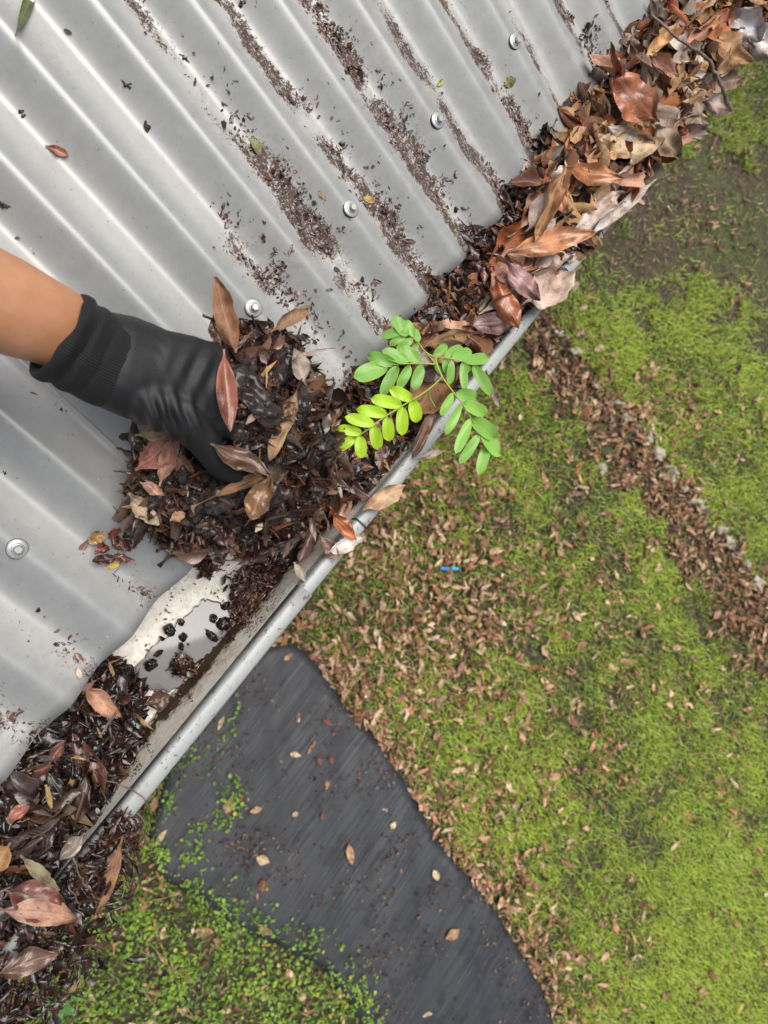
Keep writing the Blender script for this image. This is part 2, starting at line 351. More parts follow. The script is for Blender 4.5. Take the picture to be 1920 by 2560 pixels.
# fragments merged into one "stuff" mesh
def bits_mesh(name, pts, nrm, size, cols, mat, protos, seed=0, **tags):
    rng = np.random.default_rng(seed); n = len(pts)
    if n == 0: return None
    Vs = []; Fs = []; Cs = []; off = 0
    which = rng.integers(0, len(protos), n)
    nr = np.array(nrm, float); nr /= np.linalg.norm(nr, axis=1, keepdims=True)
    t = rng.normal(size=(n, 3)); t -= nr*(t*nr).sum(1, keepdims=True); t /= np.linalg.norm(t, axis=1, keepdims=True)
    b = np.cross(nr, t)
    for k, (PV, PF) in enumerate(protos):
        ix = np.where(which == k)[0]
        if len(ix) == 0: continue
        s = size[ix][:, None, None]
        q = PV[None]*s
        v = q[..., 0:1]*t[ix][:, None]+q[..., 1:2]*b[ix][:, None]+q[..., 2:3]*nr[ix][:, None]+pts[ix][:, None]
        m_ = len(PV); f = PF[None]+(np.arange(len(ix))*m_)[:, None, None]+off
        Vs.append(v.reshape(-1, 3)); Fs.append(f.reshape(-1, PF.shape[1])); Cs.append(np.repeat(cols[ix], m_, 0)); off += len(ix)*m_
    o = mesh(name, np.concatenate(Vs), np.concatenate(Fs), mat, colr=np.concatenate(Cs))
    return tag(o, **tags)
def frag_protos(seed, k=8, nu=6, nv=4, W=(.3, .6), curl=(.3, 1.6), wave=.15, ragged=.5):
    r = random.Random(seed); out = []
    for i in range(k):
        V, Fc, _ = leaf_geo(1, r.uniform(*W), curl=r.uniform(*curl)*r.choice((-1, 1)), bend=r.uniform(-.9, .9), twist=r.uniform(-.9, .9), wave=wave*r.random(), pet=0, nu=nu, nv=nv, seed=seed*50+i, ragged=ragged, peak=r.uniform(.35, .6))
        V = V-V.mean(0); out.append((V, Fc))
    return out
def tilt_normals(n, spread, rng, base=(0, 0, 1)):
    v = rng.normal(size=(n, 3))*spread+np.array(base); v[:, 2] = np.abs(v[:, 2])+.05; return v

# ================================================================ SETTING: roof
def dirt_amt(x, y):
    """how littered the sheet is (x along the eave, y up the slope)"""
    sr = max(0, min(1, (x+.93)/.45)); sr = sr*sr*(3-2*sr)
    tr = .5-.5*math.cos(2*math.pi*(x+.012)/PITCH)
    n1 = nz(x*4.5, y, 6, 3); n2 = nz(x, y, 34, 5)
    d = sr*(.62+.5*max(0, min(1, (x+.75)/.5)))*(.20+.95*tr**1.8+.7*n1*(.3+tr))*max(.45, min(1, 1.25-y*.7))
    for (cx, cy, sx, sy, a) in BLOBS:
        q = ((x-cx)/(sx*1.15))**2+((y-cy)/(sy*1.3))**2
        if q < 6: d += a*.8*math.exp(-q)
    d += .5*max(0, 1-y/.09)*max(0, nz(x, y, 14, 8)+.3)
    return max(0, min(1, d*(.35+.75*tr**1.5)*(1+.9*n2)+.25*n2*sr*tr))
def rc(px, py):
    q = roof_at(px, py); return q.x, (q.y*math.cos(SL)+q.z*math.sin(SL))
BLOBS = []
for (px, py, sx, sy, a) in [(700, 690, .022, .06, 1.), (720, 620, .02, .05, .6), (860, 400, .02, .06, .8), (960, 510, .022, .09, .7), (1050, 280, .022, .08, .9), (730, 450, .02, .08, .7), (800, 560, .02, .08, .7),
        (860, 930, .02, .05, .7), (920, 780, .02, .07, .6), (330, 1450, .015, .03, .75), (180, 1630, .02, .04, .9), (40, 1790, .03, .05, .95), (1000, 700, .02, .08, .5), (860, 90, .015, .08, .7), (900, 200, .014, .10, .7), (90, 640, .006, .16, .45), (1340, 380, .012, .06, .9), (1500, 110, .014, .09, 1.), (1400, 60, .014, .08, .8), (770, 40, .01, .06, .3)]:
    x, y = rc(px, py); BLOBS.append((x, y, sx, sy, a))
roof = tag(empty('metal_roof', rs(-.7, 0)), 'pale grey corrugated metal roof with hex screws on its crests and leaf grime in its valleys', 'roof')
def sheet(x0, x1, lift):
    xs = np.arange(x0, x1+1e-6, .076/32); ys = np.concatenate([np.arange(0, .5, .012), np.arange(.5, 2.3, .05)])
    V = np.array([rs(x, y, lift) for x in xs for y in ys])-np.array(roof.location)
    C = np.array([(dirt_amt(x, y) if y < 1.2 else .2, (.5-.5*math.cos(2*math.pi*(x+.01)/PITCH))**2*(.55+.7*nz(x, y, 5, 2)), 0) for x in xs for y in ys])
    o = mesh('roof_sheet', V, gridf(len(xs), len(ys))[:, ::-1], ROOF, roof, colr=C)
    s = o.modifiers.new('t', 'SOLIDIFY'); s.thickness = .0007; s.offset = -1
sheet(-2.4*.076-.025, 1.9, 0); sheet(-13.6*.076, -2.4*.076, .0012); sheet(-2.9, -12.4*.076, .0024)
def lathe_m(prof, n=24):
    V = [(r*math.cos(2*math.pi*i/n), r*math.sin(2*math.pi*i/n), z) for r, z in prof for i in range(n)]
    Fc = [(k*n+i, k*n+(i+1) % n, (k+1)*n+(i+1) % n, (k+1)*n+i) for k in range(len(prof)-1) for i in range(n)]
    return V, Fc
for idx in (2, 4, 6, 8, 10, 14, 16, -2):
    y = .126
    s = bpy.data.objects.new('roof_screw', lathe_mesh := None)
    sv, sf = lathe_m([(.0001, .0075), (.0034, .0074), (.0042, .0064), (.0042, .0022), (.0072, .0020), (.0076, .0010), (.0070, .0006)], 6)
    # hex head from a six-sided lathe, flange from a round one
    hv, hf = lathe_m([(.0001, .0080), (.0036, .0080), (.0043, .0070), (.0043, .0030)], 6)
    s = mesh('roof_screw', hv, hf, ZINC, roof, smooth=False)
    fv, ff = lathe_m([(.0043, .0034), (.0058, .0030), (.0062, .0024), (.0058, .0022)], 28); mesh('flange', fv, ff, ZINC, s)
    wv_, wf = lathe_m([(.0055, .0022), (.0092, .0018), (.0100, .0010), (.0098, .0003)], 32); mesh('washer', wv_, wf, ZINC, s)
    rv, rf = lathe_m([(.0098, .0006), (.0104, .0002), (.0100, -.003)], 32); mesh('rubber_seal', rv, rf, RUBBER, s)
    lift = .0024 if idx > 12.4 else (.0012 if idx > 2.4 else 0)
    s.scale = (1, 1, 1)
    p = rs(-idx*PITCH, y, lift)-roof.location
    s.matrix_local = Matrix.Translation(p) @ Matrix.Rotation(SL, 4, 'X') @ Matrix.Rotation(idx*.7, 4, 'Z') @ Matrix.Rotation(.06*math.sin(idx*3), 4, 'X') @ Matrix.Scale(.86, 4)

# ================================================================ gutter
gut = tag(empty('roof_gutter', (-.7, -.03, -.09)), 'pale grey metal roof gutter with rolled front edge, cream inside and choked with dead leaves', 'gutter')
X0, X1 = -2.6, 1.9
def extr(name, prof, x0, x1, mat, wob=.0006, step=.03, flip=False):
    xs = np.linspace(x0, x1, max(2, int((x1-x0)/step)+1)); V = []
    for x in xs:
        for (y, z) in prof:
            V.append((x+.7, y+.03+wob*nz(x, z, 4, 1)*2, z+.09+wob*nz(x, y, 5, 2)*2))
    f = gridf(len(xs), len(prof)); return mesh(name, V, f[:, ::-1] if flip else f, mat, gut)
def rnd_prof(pts, k=5): return [(p.x, p.y) for p in smoothpts([(a, b, 0) for a, b in pts], k)]
inside = [(.045, -.014), (.044, -.02), (.044, -.088), (.040, -.0925)]+rnd_prof([(.03, -.093), (-.072, -.0935), (-.084, -.0905), (-.0905, -.080), (-.094, -.060), (-.0965, -.040), (-.0975, -.030)], 4)
extr('gutter_trough', inside, X0, X1, GIN, .0012, .012)
outside = [(.0465, -.014), (.0465, -.0955), (-.084, -.0960), (-.0935, -.088), (-.0965, -.075), (-.0990, -.041)]
extr('outer_face', outside, X0, X1, GOUT, .0004, flip=True)
lip = [(-.0976, -.0300), (-.0984, -.0190), (-.0990, -.0170), (-.1002, -.0158), (-.1020, -.0153), (-.1085, -.0150), (-.1112, -.0156), (-.1130, -.0172), (-.1138, -.0198), (-.1136, -.0290), (-.1126, -.0316), (-.1104, -.0332), (-.1010, -.0345), (-.0992, -.0410)]
xj = -.925
lipA = extr('front_lip', lip, xj-.004, X1, GOUT, .0004)
k = 1.05
lip2 = [((y+.103)*k-.1035, (z+.026)*k-.0255) for y, z in lip]
lipB = extr('front_lip', lip2, X0, xj, GOUT, .0004); 
s = lipB.modifiers.new('t', 'SOLIDIFY'); s.thickness = .0006; s.offset = 0
# small cut end / joiner further up the lip, and its dark seam
lip3 = [((y+.103)*1.05-.1032, (z+.026)*1.05-.0257) for y, z in lip]
xc = float(P(905, 1310, -.015)[0]); extr('lip_joint', lip3, xc-.0012, xc+.0012, RUBBER, .0004, .0024)
# fascia board behind the gutter
fb = extr('fascia', [(.052, -.014), (.052, -.19), (.072, -.19), (.072, -.014)], X0, X1, GOUT, 0, .5, flip=True)

# ================================================================ gutter fill
def fill(x, y):
    """height of the rotted litter in the gutter"""
    if x > -.30: z = .004
    elif x > -.62: z = -.003-.012*(-.30-x)/.32
    elif x > -.84: z = -.016-.020*(-.62-x)/.22
    elif x > -.935: z = -.036-.062*((-.84-x)/.095)
    elif x > -1.095: z = -.2
    elif x > -1.21: z = -.100+.072*((-1.095-x)/.115)**.8
    else: z = -.028+.028*min(1, (-1.20-x)/.2)
    z -= .020*((y+.04)/.06)**2*(1 if y < -.04 else .5)
    return z
NX, NY = 420, 46
xs = np.linspace(-1.9, 1.2, NX*2); ys = np.linspace(.035, -.088, NY); V = []; keep = np.zeros((len(xs), len(ys)), bool)
for i, x in enumerate(xs):
    for j, y in enumerate(ys):
        sk = .05*nz(x, y, 12, 5)+(y+.04)*.45*(1 if x > -1.0 else -.6)
        z = fill(x+sk, y)+.012*nz(x, y, 45, 1)+.007*nz(x, y, 110, 4)+.004*nz(x, y, 260, 6)
        V.append((x, y, max(z, -.099))); keep[i, j] = z > -.093-max(0, (-.055-y))*-1.2
f = gridf(len(xs), len(ys)); kp = keep.ravel(); f = f[kp[f].any(1)]
tag(mesh('leaf_mould', V, f, HUMUS), 'dark wet rotted leaf mould lying in the gutter under the dead leaves', 'leaf mould', kind='stuff')

# ---- random whole leaves heaped in the gutter (things)
rng = random.Random(5)
def zone_style(x):
    if x > -.38: return 'dry', [TAN, TAN, (.56, .40, .24), RUST, PALE, PINK, GREYB, ORG, (.42, .24, .12)], 'dry tan or rust leaf loose in the heap filling the upper gutter', 'dry leaves heaped in the upper gutter'
    if x > -.66: return 'mid', [RUST, ORG, CHEST, PALE, MULB, BRN, (.40, .20, .10), PINK], 'rust brown leaf crumpled in the damp heap just above the seedling', 'rust brown leaves in the middle gutter'
    if x > -.96: return 'low', [CHEST, BRN, MULB, BRN, PINK, DARK, (.35, .17, .09)], 'damp dark brown leaf in the litter under and beside the seedling', 'damp leaves around the seedling'
    return 'wet', [DARK, (.055, .026, .017), DARK, (.09, .03, .017), (.05, .03, .026), (.025, .013, .009), DARK], 'soaked dark brown leaf in the slimy heap at the lower gutter', 'soaked leaves in the lower gutter'
def heap_leaf(x, y, zoff, Lr=(.045, .090)):
    st, cols, lab, grp = zone_style(x)
    c = rng.choice(cols); L = rng.uniform(*Lr); W = L*rng.uniform(.32, .55)
    an = rng.uniform(0, 2*math.pi) if rng.random() < .45 else rng.gauss(0, .5)+rng.choice((0, math.pi))
    d = Vector((math.cos(an), math.sin(an), rng.gauss(0, .22)))
    n = Vector((rng.gauss(0, .4), rng.gauss(-.15, .4), 1))
    z = max(fill(x, y), -.085)+zoff
    if st in ('dry',): curl = rng.choice((.5, 1.0, 1.5, 2.4, -.8, -1.3, 2.0))
    else: curl = rng.choice((.3, .6, 1., -.5, -.9, 1.6))
    p = Vector((x, y, z))-d.normalized()*L*.5
    put_leaf(p, d, n, L, W, c, lab, group=grp, wet=(st in ('wet', 'low') or rng.random() < (.3 if st == 'mid' else .05)), curl=curl, bend=rng.uniform(-.9, .9), twist=rng.uniform(-.9, .9), wave=rng.uniform(0, .16), peak=rng.uniform(.38, .55), ragged=rng.choice((0, .2, .45)), crump=rng.uniform(.2, .5), nu=13, nv=8)
for i in range(98):
    x = rng.uniform(-.42, .16); y = rng.triangular(-.110, .016, -.045); heap_leaf(x, y, rng.uniform(.002, .026)-(.02 if y < -.10 else 0))
for i in range(38):
    x = rng.uniform(-.66, -.38); y = rng.triangular(-.105, -.015, -.06); heap_leaf(x, y, rng.uniform(.0, .022), (.05, .10))
for i in range(16):
    x = rng.uniform(-.90, -.66); y = rng.triangular(-.10, -.02, -.065); heap_leaf(x, y, rng.uniform(.0, .014), (.025, .05))
for i in range(44):
    x = rng.uniform(-1.55, -1.16); y = rng.triangular(-.13, .01, -.05); heap_leaf(x, y, rng.uniform(.0, .016), (.03, .065))

# ---- notable leaves, each with its own label
NL = [
 ((1648, 305), (1543, 205), 100, .046, (.42, .15, .07), 'large glossy rust-red leaf with dark spots on top of the upper gutter heap', dict(curl=.55, wet=True, peak=.5, wave=.08, bend=.5)),
 ((1275, 628), (1462, 585), 60, .038, (.48, .21, .09), 'long orange-brown leaf lying across the heap left of the grey lip', dict(curl=.8, wave=.05, wet=True)),
 ((1412, 424), (1345, 585), 34, .036, (.46, .25, .11), 'long tan leaf rolled into a tube and standing along the middle of the heap', dict(curl=2.4)),
 ((1236, 690), (1290, 806), 62, .022, (.40, .13, .05), 'orange-red leaf with a cream rim curling up beside the pale crumpled leaf', dict(curl=-.8, wet=True)),
 ((1300, 765), (1412, 688), 95, .010, (.70, .55, .46), 'broad pale pinkish crumpled leaf resting on the gutter lip above the seedling', dict(curl=.9, wave=.14, ragged=.3)),
 ((1262, 648), (1340, 740), 58, .028, (.26, .13, .12), 'shiny purple-brown leaf between the orange leaf and the pale crumpled leaf', dict(curl=.5, wet=True)),
 ((1160, 815), (1290, 802), 58, .006, (.27, .17, .17), 'broad grey-purple leaf flat on the wet litter above the seedling', dict(curl=.35, wet=True)),
 ((1062, 868), (1172, 838), 46, .012, (.27, .16, .07), 'speckled olive-brown leaf just above the top frond of the seedling', dict(curl=.3)),
 ((1415, 418), (1540, 442), 52, .036, (.45, .17, .06), 'shiny orange leaf with dark blotches lying under the scalloped roof end', dict(curl=.4, wet=True)),
 ((1640, 312), (1690, 385), 62, .036, (.30, .22, .15), 'grey-brown leaf with a small hole near the bare bit of lip', dict(curl=.35)),
 ((1640, 448), (1495, 570), 36, .014, WHT, 'long bleached white leaf folded along the gutter lip', dict(curl=1.1, wave=.1)),
 ((1547, 210), (1528, 116), 17, .04, (.33, .11, .05), 'thin rust-red leaf standing upright against the roof sheets', dict(curl=1.3, z2=.08)),
 ((1610, 150), (1680, 70), 36, .034, TAN, 'tan leaf curled like a scoop against the end of the last corrugation', dict(curl=1.2)),
 ((1712, 118), (1795, 45), 34, .040, (.47, .25, .17), 'salmon leaf rolled into a long spotted tube near the top corner', dict(curl=2.2)),
 ((1625, 138), (1688, 186), 42, .036, PINK, 'pinkish mottled leaf folded under the dark twig', dict(curl=1.1)),
 ((1775, 105), (1862, 150), 80, .036, (.55, .33, .17), 'rounded tan leaf domed over the right side of the upper heap', dict(curl=-.9)),
 ((1825, 20), (1892, 95), 72, .030, (.60, .56, .56), 'silver grey leaf glossy with wet at the top right corner', dict(curl=.5, wet=True, wave=.1)),
 ((1885, 55), (1935, 140), 70, .022, (.76, .72, .70), 'white bleached leaf hanging out past the lip at the top right corner', dict(curl=-.6, wave=.1)),
 ((1760, 250), (1822, 275), 50, .010, (.50, .38, .35), 'greyish pink ragged leaf hanging over the lip below the dark twig', dict(curl=.7, ragged=.5, wave=.15)),
 ((1700, 300), (1760, 330), 40, .004, (.36, .26, .24), 'brown-grey leaf curled into a tube on the outer edge of the lip', dict(curl=1.9)),
 ((905, 1278), (1002, 1220), 48, -.004, (.60, .40, .24), 'cream and orange leaf draped over the lip below the seedling', dict(curl=.8, wave=.08)),
 ((824, 1280), (884, 1342), 36, .004, (.55, .17, .05), 'bright orange-red glossy leaf beside the lip above the joint', dict(curl=.6, wet=True)),
 ((815, 1385), (900, 1345), 36, -.002, WHT, 'white papery leaf lying over the lip beside the bright orange-red leaf', dict(curl=.8, wave=.12, ragged=.3)),
 ((735, 1405), (762, 1450), 24, -.016, (.62, .57, .45), 'small cream leaf scrap against the inner wall near the joint', dict(curl=.3)),
 ((800, 1340), (842, 1392), 34, -.004, (.42, .30, .26), 'pinkish grey crinkled leaf just left of the white papery leaf', dict(curl=.9, wave=.2, ragged=.4)),
 ((1045, 1145), (1102, 1128), 20, .0, (.66, .56, .48), 'small pale pointed leaf poking over the lip below the seedling', dict(curl=.5)),
 ((1212, 925), (1242, 1006), 24, -.002, (.60, .48, .42), 'thin pinkish white leaf curling outside the lip behind the right frond', dict(curl=1.0, z2=-.03)),
 ((1090, 1010), (1040, 1130), 34, -.008, (.20, .09, .06), 'long red-brown leaf curled along the lip under the yellow-green frond', dict(curl=1.1, wet=True)),
 ((1010, 1020), (1130, 985), 50, -.008, (.20, .08, .055), 'wet mahogany leaf under the fork of the seedling', dict(curl=.6, wet=True)),
 ((0, 2275), (175, 2292), 62, .030, (.48, .27, .19), 'pinkish tan leaf with a bright rim over the dark red leaf at the lower left', dict(curl=-.7, bend=.5)),
 ((10, 2225), (148, 2270), 92, .020, (.17, .05, .035), 'broad mahogany leaf with a pale edge at the lower left corner', dict(curl=.5, wet=True)),
 ((-15, 2440), (134, 2385), 56, .008, (.13, .065, .045), 'dark glossy leaf with a yellow patch lowest in the bottom left heap', dict(curl=-.8, wet=True)),
 ((308, 2090), (240, 2280), 42, .000, (.36, .20, .11), 'long orange and silver leaf hanging down outside the end of the lip', dict(curl=-1.0, wet=True, z2=-.03, bend=-.4)),
 ((50, 2138), (138, 2216), 26, .028, (.26, .22, .13), 'olive grey leaf with a ragged rim above the mahogany leaf', dict(curl=.5, ragged=.5)),
 ((212, 2082), (158, 2142), 40, .022, (.28, .25, .22), 'silver grey wet leaf with a pale stalk in the lower heap', dict(curl=.5, wet=True)),
 ((115, 1962), (128, 2014), 15, .02, (.50, .33, .12), 'small yellow-tan leaf curled on the black wet heap', dict(curl=.8)),
 ((15, 2048), (68, 2018), 30, .022, (.30, .10, .06), 'small rust-red leaf at the left edge of the lower heap', dict(curl=.6, wet=True)),
 ((208, 1716), (292, 1785), 36, -.028, (.50, .28, .19), 'pinkish tan leaf rolled lengthwise beside the lower end of the puddle', dict(curl=1.7)),
 ((362, 1762), (422, 1742), 52, -.074, (.10, .05, .04), 'round dark brown leaf shiny with water at the lower end of the puddle', dict(curl=.3, wet=True, peak=.5)),
 ((160, 1850), (130, 1900), 30, .0, (.16, .06, .045), 'purple-brown soaked leaf below the scalloped edge in the lower heap', dict(curl=.7, wet=True)),
 ((25, 2110), (-20, 2180), 50, .03, (.42, .24, .10), 'yellow-brown leaf scrap at the left frame edge above the olive leaf', dict(curl=.5)),
]
for a, b, wpx, z, c, lab, kw in NL:
    kw.setdefault('ragged', .14); kw.setdefault('crump', .38); kw.setdefault('nu', 18)
    leaf_px(a, b, wpx, z, c, lab, **kw)

# ---- small litter in the gutter: stuff
nr = np.random.default_rng(3)
FR = frag_protos(1); FC = frag_protos(15, k=16, nu=9, nv=4, W=(.15, .45), curl=(.5, 2.6), wave=.25, ragged=.4); FS = frag_protos(2, k=5, nu=4, nv=3, W=(.06, .25), wave=.05)
def gut_bits(name, x0, x1, y0, y1, n, zr, size, cols, mat, spread, seed, label, protos=FR):
    r = np.random.default_rng(seed); X = r.uniform(x0, x1, n); Y = r.uniform(y0, y1, n)
    Z = np.array([fill(x+.05*nz(x, y, 12, 5)+(y+.04)*.45*(1 if x > -1.0 else -.6), y) for x, y in zip(X, Y)])
    ok = Z > -.088; X, Y, Z = X[ok], Y[ok], Z[ok]+r.uniform(*zr, ok.sum()); n = len(X)
    C = np.array(cols)[r.integers(0, len(cols), n)]*r.uniform(.4, 1.1, (n, 1))*(.62 if mat is SWET else .85)
    bits_mesh(name, np.stack([X, Y, Z], 1), tilt_normals(n, .6, r)*1., r.uniform(*size, n), C, mat, protos, seed, label=label, cat='leaf litter', kind='stuff')
gut_bits('leaf_litter', -.40, .3, -.105, .03, 1700, (-.002, .018), (.015, .048), [TAN, RUST, BRN, PINK, GREYB, CHEST, PALE], SDRY, .6, 11, 'small dry leaf scraps packed between the leaves of the upper gutter')
gut_bits('leaf_litter', -.99, -.36, -.10, .03, 5200, (-.003, .012), (.005, .021), [BRN, CHEST, DARK, DARK, MULB, RUST, BRN], SWET, .6, 12, 'small damp brown leaf scraps around the roots of the seedling')
gut_bits('leaf_litter', -1.9, -1.08, -.125, .03, 10500, (-.004, .012), (.006, .026), [DARK, DARK, (.02, .011, .008), (.07, .034, .02), (.03, .016, .011), (.12, .035, .02)], SWET, .6, 13, 'slimy dark leaf scraps in the lower end of the gutter', protos=FC)
gut_bits('thin_stalks', -1.8, .3, -.11, .03, 900, (.0, .016), (.01, .045), [TAN, BRN, DARK, RUST, GREYB], SDRY, .5, 14, 'thin dead leaf stalks scattered through the gutter litter', protos=FS)

# litter spilling over the lip at the lower left
r = np.random.default_rng(21); n = 4200
cx = r.uniform(-1.75, -1.19, n); cy = -.10-np.abs(r.normal(size=n))*.028*np.clip((-1.14-cx)/.12, .3, 1.6); cz = -.006-np.abs(cy+.10)*.5+r.uniform(-.015, .012, n)
C = np.array([DARK, DARK, BRN, (.03, .016, .01), DARK])[r.integers(0, 5, n)]*r.uniform(.3, 1.0, (n, 1))
bits_mesh('leaf_litter', np.stack([cx, cy, cz], 1), tilt_normals(n, .6, r), r.uniform(.005, .022, n), C, SWET, FC, 21, label='dark wet scraps spilling over the lip at the lower left', cat='leaf litter', kind='stuff')

# ================================================================ puddle, sludge lumps, silt
pud = [(517, 1499), (541, 1504), (568, 1526), (574, 1550), (566, 1580), (560, 1604), (530, 1622), (510, 1645), (488, 1662), (462, 1684), (450, 1712), (420, 1728), (385, 1722), (350, 1700), (338, 1678), (352, 1652), (376, 1622), (398, 1603), (430, 1590), (438, 1562), (464, 1543), (490, 1517)]
zp = -.0900
pts = smoothpts([(*P(a, b, zp)[:2], zp) for a, b in pud+pud[:1]], 7)[:-1]
pts = [p+Vector((nz(p.x, p.y, 190, 1), nz(p.x, p.y, 190, 5), 0))*.0042 for p in pts]
V = [tuple(p) for p in pts]; cen = sum((Vector(v) for v in V), Vector())/len(V); n = len(V)
V2 = [((Vector(v)-cen)*1.04+cen+Vector((0, 0, -.0012))) for v in V]
water = mesh('puddle_water', V+V2, [tuple(range(n))]+[(i, (i+1) % n, n+(i+1) % n, n+i) for i in range(n)], WATER, smooth=False)
me = water.data
tag(water, 'shallow grey puddle of water on the cream floor of the bare gutter stretch', 'water', kind='structure')
def lump(name, c, sx, sy, sz, ang, mat, seed, parent=None, amp=.35):
    r = random.Random(seed); nu_, nv_ = 16, 9; V = []
    for i in range(nv_):
        th = math.pi*i/(nv_-1)
        for j in range(nu_):
            ph = 2*math.pi*j/nu_; d = Vector((math.sin(th)*math.cos(ph), math.sin(th)*math.sin(ph), math.cos(th)))
            k = 1+amp*noise.noise(d*1.6+Vector((seed*3.1, 0, 0)))*1.6+amp*.4*noise.noise(d*4+Vector((seed, 5, 0)))
            V.append(Vector((d.x*sx*k, d.y*sy*k, d.z*sz*k)))
    M3 = Matrix.Rotation(ang, 3, 'Z'); V = [M3@v+Vector(c) for v in V]
    Fc = [(i*nu_+j, i*nu_+(j+1) % nu_, (i+1)*nu_+(j+1) % nu_, (i+1)*nu_+j) for i in range(nv_-1) for j in range(nu_)]
    return mesh(name, V, [f[::-1] for f in Fc], mat, parent)
LP = [(424, 1575, 22, 26), (453, 1555, 16, 14), (458, 1592, 17, 16), (453, 1616, 16, 11), (534, 1547, 14, 20), (560, 1560, 28, 26), (530, 1590, 28, 14), (395, 1634, 18, 10), (378, 1660, 22, 28), (455, 1662, 46, 34), (580, 1490, 16, 13), (405, 1596, 12, 8), (565, 1515, 20, 14), (590, 1603, 10, 14), (492, 1412, 18, 10), (525, 1405, 16, 10), (545, 1400, 14, 12), (345, 1716, 40, 22), (600, 1540, 22, 20), (452, 1740, 12, 22), (612, 1520, 26, 20), (475, 1735, 14, 16), (555, 1398, 20, 10), (500, 1440, 10, 14), (470, 1610, 5, 5), (640, 1500, 14, 18), (566, 1625, 10, 8), (480, 1395, 10, 20), (655, 1450, 30, 26), (630, 1470, 18, 22), (615, 1560, 16, 12), (675, 1500, 20, 22), (520, 1420, 14, 10), (560, 1450, 8, 20), (598, 1570, 24, 14)]
for k, (px, py, a, b) in enumerate(LP):
    p = P(px, py, -.088); s = .78/F
    kx = 3 if a > 25 else 2
    o = lump('sludge_lump', (0, 0, 0), a*s*.62, b*s*.62, .0062, k*1.3, SLUDGE, k+3, amp=.32); o.location = Vector(p)
    big = {9: 'largest dark lump of sludge with red-brown bits at the puddle edge', 6: 'long black sludge lump at the lip side of the puddle', 8: 'black oval sludge lump at the lower left of the puddle', 17: 'broad black sludge lump closing the lower end of the puddle'}
    tag(o, big.get(k, 'small black glossy sludge lump in or beside the gutter puddle'), 'sludge lump', 'sludge lumps around the puddle')
# thin silt scraps on cream floor and front wall
r = np.random.default_rng(31); n = 5200
X = np.where(r.random(n) < .35, r.uniform(-.99, -.90, n), r.uniform(-1.2, -.90, n)); Y = -.0965+np.abs(r.normal(size=n))*.010; Y = np.where(r.random(n) < .15, r.uniform(-.09, .02, n), Y)
zf = np.interp(Y, [-.0975, -.0965, -.094, -.0905, -.084, -.072, .04], [-.03, -.040, -.060, -.080, -.0905, -.0935, -.093])+.0015
cl = np.array([nz(x*2, y, 26, 3)+.5*nz(x, y, 110, 4) for x, y in zip(X, Y)]) > .10
X, Y, zf = X[cl], Y[cl], zf[cl]; n = len(X)
nn = np.zeros((n, 3)); nn[:, 2] = 1; nn[:, 1] = np.where(Y < -.08, 3, 0); nn += r.normal(size=(n, 3))*.15
bits_mesh('silt_scraps', np.stack([X, Y, zf], 1), nn, r.uniform(.0008, .0045, n), np.array([DARK, BRN, (.02, .01, .008)])[r.integers(0, 3, n)], SWET, FR, 31, label='dark silt and leaf specks stuck to the cream inside of the gutter', cat='silt', kind='stuff')

# dark wet litter left along the front of the floor
r = np.random.default_rng(33); src_ = [(612, 1475, 30, 700), (648, 1440, 30, 600), (610, 1530, 22, 420), (668, 1500, 18, 260), (455, 1664, 18, 260), (690, 1395, 26, 500), (505, 1400, 10, 120), (520, 1425, 14, 90)]
pp = []
for (px, py, sg, k_) in src_:
    for _ in range(k_):
        q_ = P(px+r.normal()*sg*.55, py+r.normal()*sg*.55, -.086); q_[2] = -.090+r.random()*.014
        if q_[1] > -.088: pp.append(q_)
pp = np.array(pp); n = len(pp)
bits_mesh('leaf_litter', pp, tilt_normals(n, .6, r), r.uniform(.004, .016, n), np.array([DARK, BRN, (.02, .01, .008), (.12, .035, .025)])[r.integers(0, 4, n)]*r.uniform(.4, 1, (n, 1)), SWET, FC, 33, label='dark wet scraps left on the bare gutter floor beside the puddle', cat='leaf litter', kind='stuff')
# ================================================================ loose stuff on the roof
r = np.random.default_rng(41); n = 60000
X = r.uniform(-1.75, .5, n); Y = r.uniform(0.003, 1.3, n)
pp = np.array([rs(a, b) for a, b in zip(X, Y)]); q = pj(pp)
ok = (q[:, 0] > -120) & (q[:, 0] < 2000) & (q[:, 1] > -120) & (q[:, 1] < 2100); X, Y, pp = X[ok], Y[ok], pp[ok]
D = np.array([dirt_amt(a, b) for a, b in zip(X, Y)])
cl = np.array([nz(a, b, 38, 9) for a, b in zip(X, Y)]); tr = .5-.5*np.cos(2*np.pi*(X+.008)/PITCH)
pr = D**1.1*(.10+.90*tr**1.4)*np.clip(cl*3+.6, .04, 1.6)*.85+.010
ok = r.random(len(X)) < pr; X, Y, pp, D = X[ok], Y[ok], pp[ok], D[ok]; n = len(X)
nn = np.zeros((n, 3)); nn[:, 2] = 1; nn[:, 0] = .7*np.sin(2*np.pi*X/PITCH); nn += r.normal(size=(n, 3))*.3
pp = pp+nn/np.linalg.norm(nn, axis=1, keepdims=True)*.0014
sz = .0013+r.exponential(.0024, n)*(.3+1.2*D); sz = np.minimum(sz, .016)
bits_mesh('roof_debris', pp, nn, sz, np.array([DARK, BRN, (.16, .06, .035), DARK, (.20, .12, .06), (.05, .04, .035)])[r.integers(0, 6, n)]*r.uniform(.6, 1.4, (n, 1)), SDRY, frag_protos(4, k=10, nu=4, nv=3, W=(.2, .7)), 41, label='brown crumbs of rotted leaf gathered in the valleys of the roof sheets', cat='debris', kind='stuff')
pc = []; r = np.random.default_rng(44)
